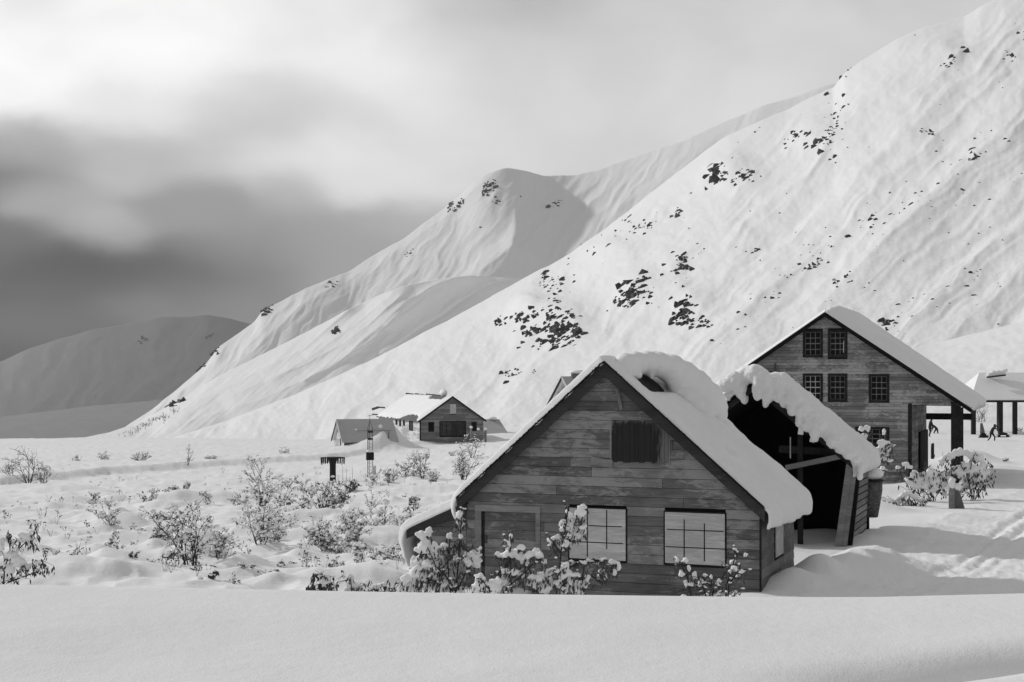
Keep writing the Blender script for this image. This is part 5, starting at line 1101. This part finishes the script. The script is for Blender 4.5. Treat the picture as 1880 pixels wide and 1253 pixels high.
laden2('large snow-heaped shrub right of the porch post, darker at its foot', 61, 0, 0, [[(1785,925),(1780,890),(1770,865),(1758,845)],[(1785,925),(1792,890),(1800,865),(1815,855)],[(1785,925),(1778,880),(1785,845),(1792,830)],[(1785,925),(1805,895),(1818,880),(1822,870)]],
       [(1745,838,9,8),(1760,830,9,8),(1772,832,8,6),(1785,836,10,8),(1795,840,10,9),(1775,855,11,9),(1765,870,12,9),(1780,872,12,10),(1790,862,10,8),(1805,855,8,5),(1800,875,10,8),(1812,868,7,6),(1752,862,10,8),(1768,890,9,10),(1745,895,8,9),(1755,908,8,6),(1785,890,8,8),(1736,842,8,6),(1728,848,6,5)], [(1780,865,60,16),(1770,890,60,16),(1800,880,50,12),(1750,870,40,14),(1795,900,30,10),(1745,845,30,10),(1815,850,12,5)], 13)
laden2('low snow-capped shrub between the barrel and the grey post', 58, 0, 0, [[(1668,945),(1665,925),(1655,912)],[(1668,945),(1675,920),(1685,912)],[(1640,945),(1632,928),(1625,920)],[(1668,945),(1690,928),(1700,922)]],
       [(1620,915,7,5),(1632,918,8,5),(1645,922,8,6),(1655,912,8,7),(1668,905,9,6),(1665,925,9,8),(1680,912,9,6),(1690,918,8,5),(1650,932,7,5),(1698,935,4,3)], [(1635,930,30,7),(1665,920,40,9),(1682,925,40,8),(1632,938,10,5)], 14)
for i, (px, py, hh, ww, st, lab) in enumerate([(1805,798,46,30,5,'bare leafless bush seen between the pavilion posts'),(1872,797,14,12,5,'small bush under the pavilion at the right edge'),(1735,800,22,30,4,'bare twigs seen through the mill porch'),(1616,862,14,10,2,'thin twig left of the mill porch'),(1845,845,8,8,2,'tiny twigs in the shaded snow right of the big shrub')]):
    Y = [175, 150, 168, 66, 90][i]; g = P(px, py, Y); put_shrub('shrub', g, shrub(300+i, hh*Y/F, ww*Y/F, st, .7, .3, True, 0, .3, .07, 2, .12, 1, 1.6), lab, 'bare bushes around the buildings', True)

# ------------------------------------------------------------------ small things by the pavilion
t = thing('marker_board', P(1803, 795, 140), .1, 'small grey wedge-shaped board standing in the snow under the pavilion', 'board')
MB().prism([(-.18, -.3), (.32, -.3), (.26, .2), (.05, .95), (-.16, .95)], 0, .08).build('board', M['greyboard'], t); MB().box(-.14, -.06, .081, .16, -.4, .7).build('prop', M['dark'], t)
t = thing('short_post', P(1712, 828, 88), 0, 'short dark stub of a post in the snow behind the porch', 'post')
MB().tube([(0,0,-.5), (0,0,.1), (.01,0,.46)], [.1, .1, .09], 10).build('stub', M['dark'], t); MB().blob((0,0,.48), (.1,.1,.05), 2, .05).build('snow_cap', M['clump'], t, True)
def sled(px, py, Y, L_, label, rz):
    t = thing('sled', P(px, py, Y), rz, label, 'sled'); z = .12
    for s_ in (-1, 1): MB().tube([(-L_/2, s_*.22, .02), (L_*.35, s_*.22, .02), (L_*.5, s_*.22, .14)], [.03, .03, .025], 6).build('runner', M['dark'], t)
    mb = MB()
    for k in range(4): mb.box(-L_*.45, L_*.4, -.24+k*.12, -.13+k*.12, z+.06, z+.10)
    for k in (-.3, .3): mb.box(k*L_-.03, k*L_+.03, -.25, .25, .03, z+.058)
    mb.build('deck', M['dark'], t); remesh(MB().blob((-.1, 0, z+.2), (L_*.28, .2, .14), 2, .12).blob((L_*.12, 0, z+.18), (L_*.2, .18, .1), 2, .12).build('load', M['cloth'], t, True), .04, 1)
sled(1806, 804, 127, .9, 'small dark loaded sled on the snow left of the crouching walker', .5)
sled(1842, 803, 127, 1.3, 'longer dark loaded sled right behind the crouching walker', .1)

# ------------------------------------------------------------------ people: one continuous skinned body each
def figure(loc, rz, joints, label, height=1.72, head=None, arms=None):
    """joints: name -> (x forward, y side, z) in metres"""
    t = thing('person', loc, rz, label, 'person')
    J = dict(joints); names = list(J); idx = {n: i for i, n in enumerate(names)}
    E = [('pelvis','belly'),('belly','chest'),('chest','neck'),('neck','skull'),('skull','crown')]
    for s in 'LR': E += [('pelvis','hip'+s),('hip'+s,'knee'+s),('knee'+s,'ankle'+s),('ankle'+s,'toe'+s),('chest','sh'+s),('sh'+s,'elbow'+s),('elbow'+s,'wrist'+s),('wrist'+s,'palm'+s)]
    R = {'pelvis':.15,'belly':.14,'chest':.165,'neck':.062,'skull':.10,'crown':.085,'hip':.105,'knee':.07,'ankle':.05,'toe':.045,'sh':.075,'elbow':.052,'wrist':.036,'palm':.038}
    vs = [J[n] for n in names]; es = [(idx[a], idx[b]) for a, b in E]; rad = [R[n.rstrip('LR')] if n not in R else R[n] for n in names]
    for s in 'LR':                                            # five fingers per hand
        a = Vector(J['wrist'+s]); b = Vector(J['palm'+s]); d = (b-a).normalized(); sd = d.cross(Vector((0,0,1))); sd = sd.normalized() if sd.length > .1 else Vector((0,1,0))
        for k, l in zip((-1.5, -.5, .5, 1.5), (.055, .075, .07, .05)):
            p = b+sd*k*.018; q = p+d*l*.5; r_ = q+(d*.7+Vector((0,0,-.6)))*l*.5
            i = len(vs); vs += [tuple(q), tuple(r_)]; es += [(idx['palm'+s], i), (i, i+1)]; rad += [.012, .010]
        i = len(vs); p = a.lerp(b, .5)+sd*.05+d*.03; vs += [tuple(p)]; es += [(idx['palm'+s], i)]; rad += [.012]
    me = bpy.data.meshes.new('body'); me.from_pydata(vs, es, []); me.materials.append(M['cloth'])
    o = link(bpy.data.objects.new('body', me)); o.parent = t
    sk = o.modifiers.new('skin', 'SKIN'); sk.use_smooth_shade = True
    if not me.skin_vertices: me.skin_vertices.new() if hasattr(me.skin_vertices, 'new') else None
    return t, o, rad, J
def finish_skin(o, rad):
    bm = bmesh.new(); bm.from_mesh(o.data); lay = bm.verts.layers.skin.verify(); bm.verts.ensure_lookup_table()
    for i, v in enumerate(bm.verts): v[lay].radius = (rad[i], rad[i]); v[lay].use_root = (i == 0)
    bm.to_mesh(o.data); bm.free()
    s = o.modifiers.new('sub', 'SUBSURF'); s.levels = 1; s.render_levels = 2
def person(px, py, Y, rz, J, label, hat=True):
    t, o, rad, J = figure(P(px, py, Y), rz, J, label); finish_skin(o, rad)
    sk = Vector(J['skull']); cr = Vector(J['crown']); up = (cr-sk).normalized(); f = Vector((1,0,0)); f = (f-up*f.dot(up)).normalized(); sd = up.cross(f)
    MB().blob(sk+up*.09, (.115, .112, .085), 2, .02).build('hat', M['cloth'], t, True)
    face = MB(); face.blob(sk+f*.055+up*.0, (.062, .072, .10), 2, 0).blob(sk+f*.125-up*.005, (.022, .016, .03), 1, 0).blob(sk+sd*.10, (.02, .012, .03), 1, 0).blob(sk-sd*.10, (.02, .012, .03), 1, 0); fc_ = face.build('face', M['skin'], t, True)
    for s_ in (-1, 1): MB().blob(sk+f*.11+sd*s_*.033+up*.02, .013, 1, 0).build('eye', M['black'], fc_, True)
    MB().blob(sk+f*.112-up*.045, (.012, .028, .008), 1, 0).build('mouth', M['dark'], fc_, True)
    return t
# walker, bent forward with hands raised to the face
person(1820, 812.5, 124, math.radians(8), {'pelvis':(0,0,.84),'belly':(.07,0,.98),'chest':(.17,0,1.16),'neck':(.25,0,1.33),'skull':(.30,0,1.42),'crown':(.32,0,1.49),
    'hipL':(-.02,.10,.80),'kneeL':(-.02,.11,.45),'ankleL':(-.30,.12,.12),'toeL':(-.20,.12,.03),'hipR':(.02,-.10,.80),'kneeR':(.26,-.11,.50),'ankleR':(.24,-.11,.09),'toeR':(.40,-.11,.03),
    'shL':(.20,.19,1.24),'elbowL':(.44,.20,1.16),'wristL':(.52,.14,1.37),'palmL':(.52,.13,1.44),'shR':(.20,-.19,1.24),'elbowR':(.42,-.22,1.14),'wristR':(.50,-.15,1.34),'palmR':(.51,-.14,1.41)},
    'person in dark clothes walking bent forward with both hands raised before the face')
person(1718, 802.5, 146, math.radians(176), {'pelvis':(-.12,0,.86),'belly':(.02,0,.98),'chest':(.20,0,1.10),'neck':(.34,0,1.16),'skull':(.43,0,1.17),'crown':(.49,0,1.20),
    'hipL':(-.12,.10,.82),'kneeL':(-.18,.12,.44),'ankleL':(-.28,.13,.08),'toeL':(-.14,.13,.03),'hipR':(-.08,-.10,.82),'kneeR':(.16,-.11,.46),'ankleR':(.10,-.12,.08),'toeR':(.25,-.12,.03),
    'shL':(.24,.19,1.10),'elbowL':(.34,.20,.86),'wristL':(.42,.16,.66),'palmL':(.44,.15,.60),'shR':(.24,-.19,1.10),'elbowR':(.36,-.20,.88),'wristR':(.46,-.15,.70),'palmR':(.49,-.14,.64)},
    'person in dark clothes bending over with arms down, seen through the mill porch')
person(1707, 802.5, 128, math.radians(10), {'pelvis':(0,0,.88),'belly':(.02,0,1.02),'chest':(.07,0,1.24),'neck':(.12,0,1.42),'skull':(.15,0,1.53),'crown':(.16,0,1.60),
    'hipL':(0,.10,.84),'kneeL':(.10,.11,.46),'ankleL':(-.02,.12,.09),'toeL':(.13,.12,.03),'hipR':(0,-.10,.84),'kneeR':(.02,-.11,.45),'ankleR':(-.12,-.12,.10),'toeR':(.02,-.12,.03),
    'shL':(.08,.20,1.33),'elbowL':(.20,.22,1.10),'wristL':(.38,.16,1.06),'palmL':(.45,.14,1.06),'shR':(.08,-.20,1.33),'elbowR':(.16,-.24,1.08),'wristR':(.34,-.20,1.00),'palmR':(.41,-.18,1.0)},
    'person in dark clothes standing upright by the porch wall, half hidden behind it')

# ------------------------------------------------------------------ thin air between here and the far ridges
hm = bpy.data.materials.new('thin_haze'); hm.use_nodes = True; hn = hm.node_tree
for n_ in list(hn.nodes):
    if n_.type == 'BSDF_PRINCIPLED': hn.nodes.remove(n_)
pvn = hn.nodes.new('ShaderNodeVolumePrincipled'); pvn.inputs['Color'].default_value = (.9, .9, .9, 1); pvn.inputs['Density'].default_value = 0.00005; pvn.inputs['Anisotropy'].default_value = .0
hn.links.new(pvn.outputs[0], [n_ for n_ in hn.nodes if n_.type == 'OUTPUT_MATERIAL'][0].inputs['Volume'])
hz_ = MB().box(-14000, 14000, -60, 9000, -330, 600).build('haze', hm); tag(hz_, 'thin pale winter haze filling the valley', 'haze', kind='stuff')
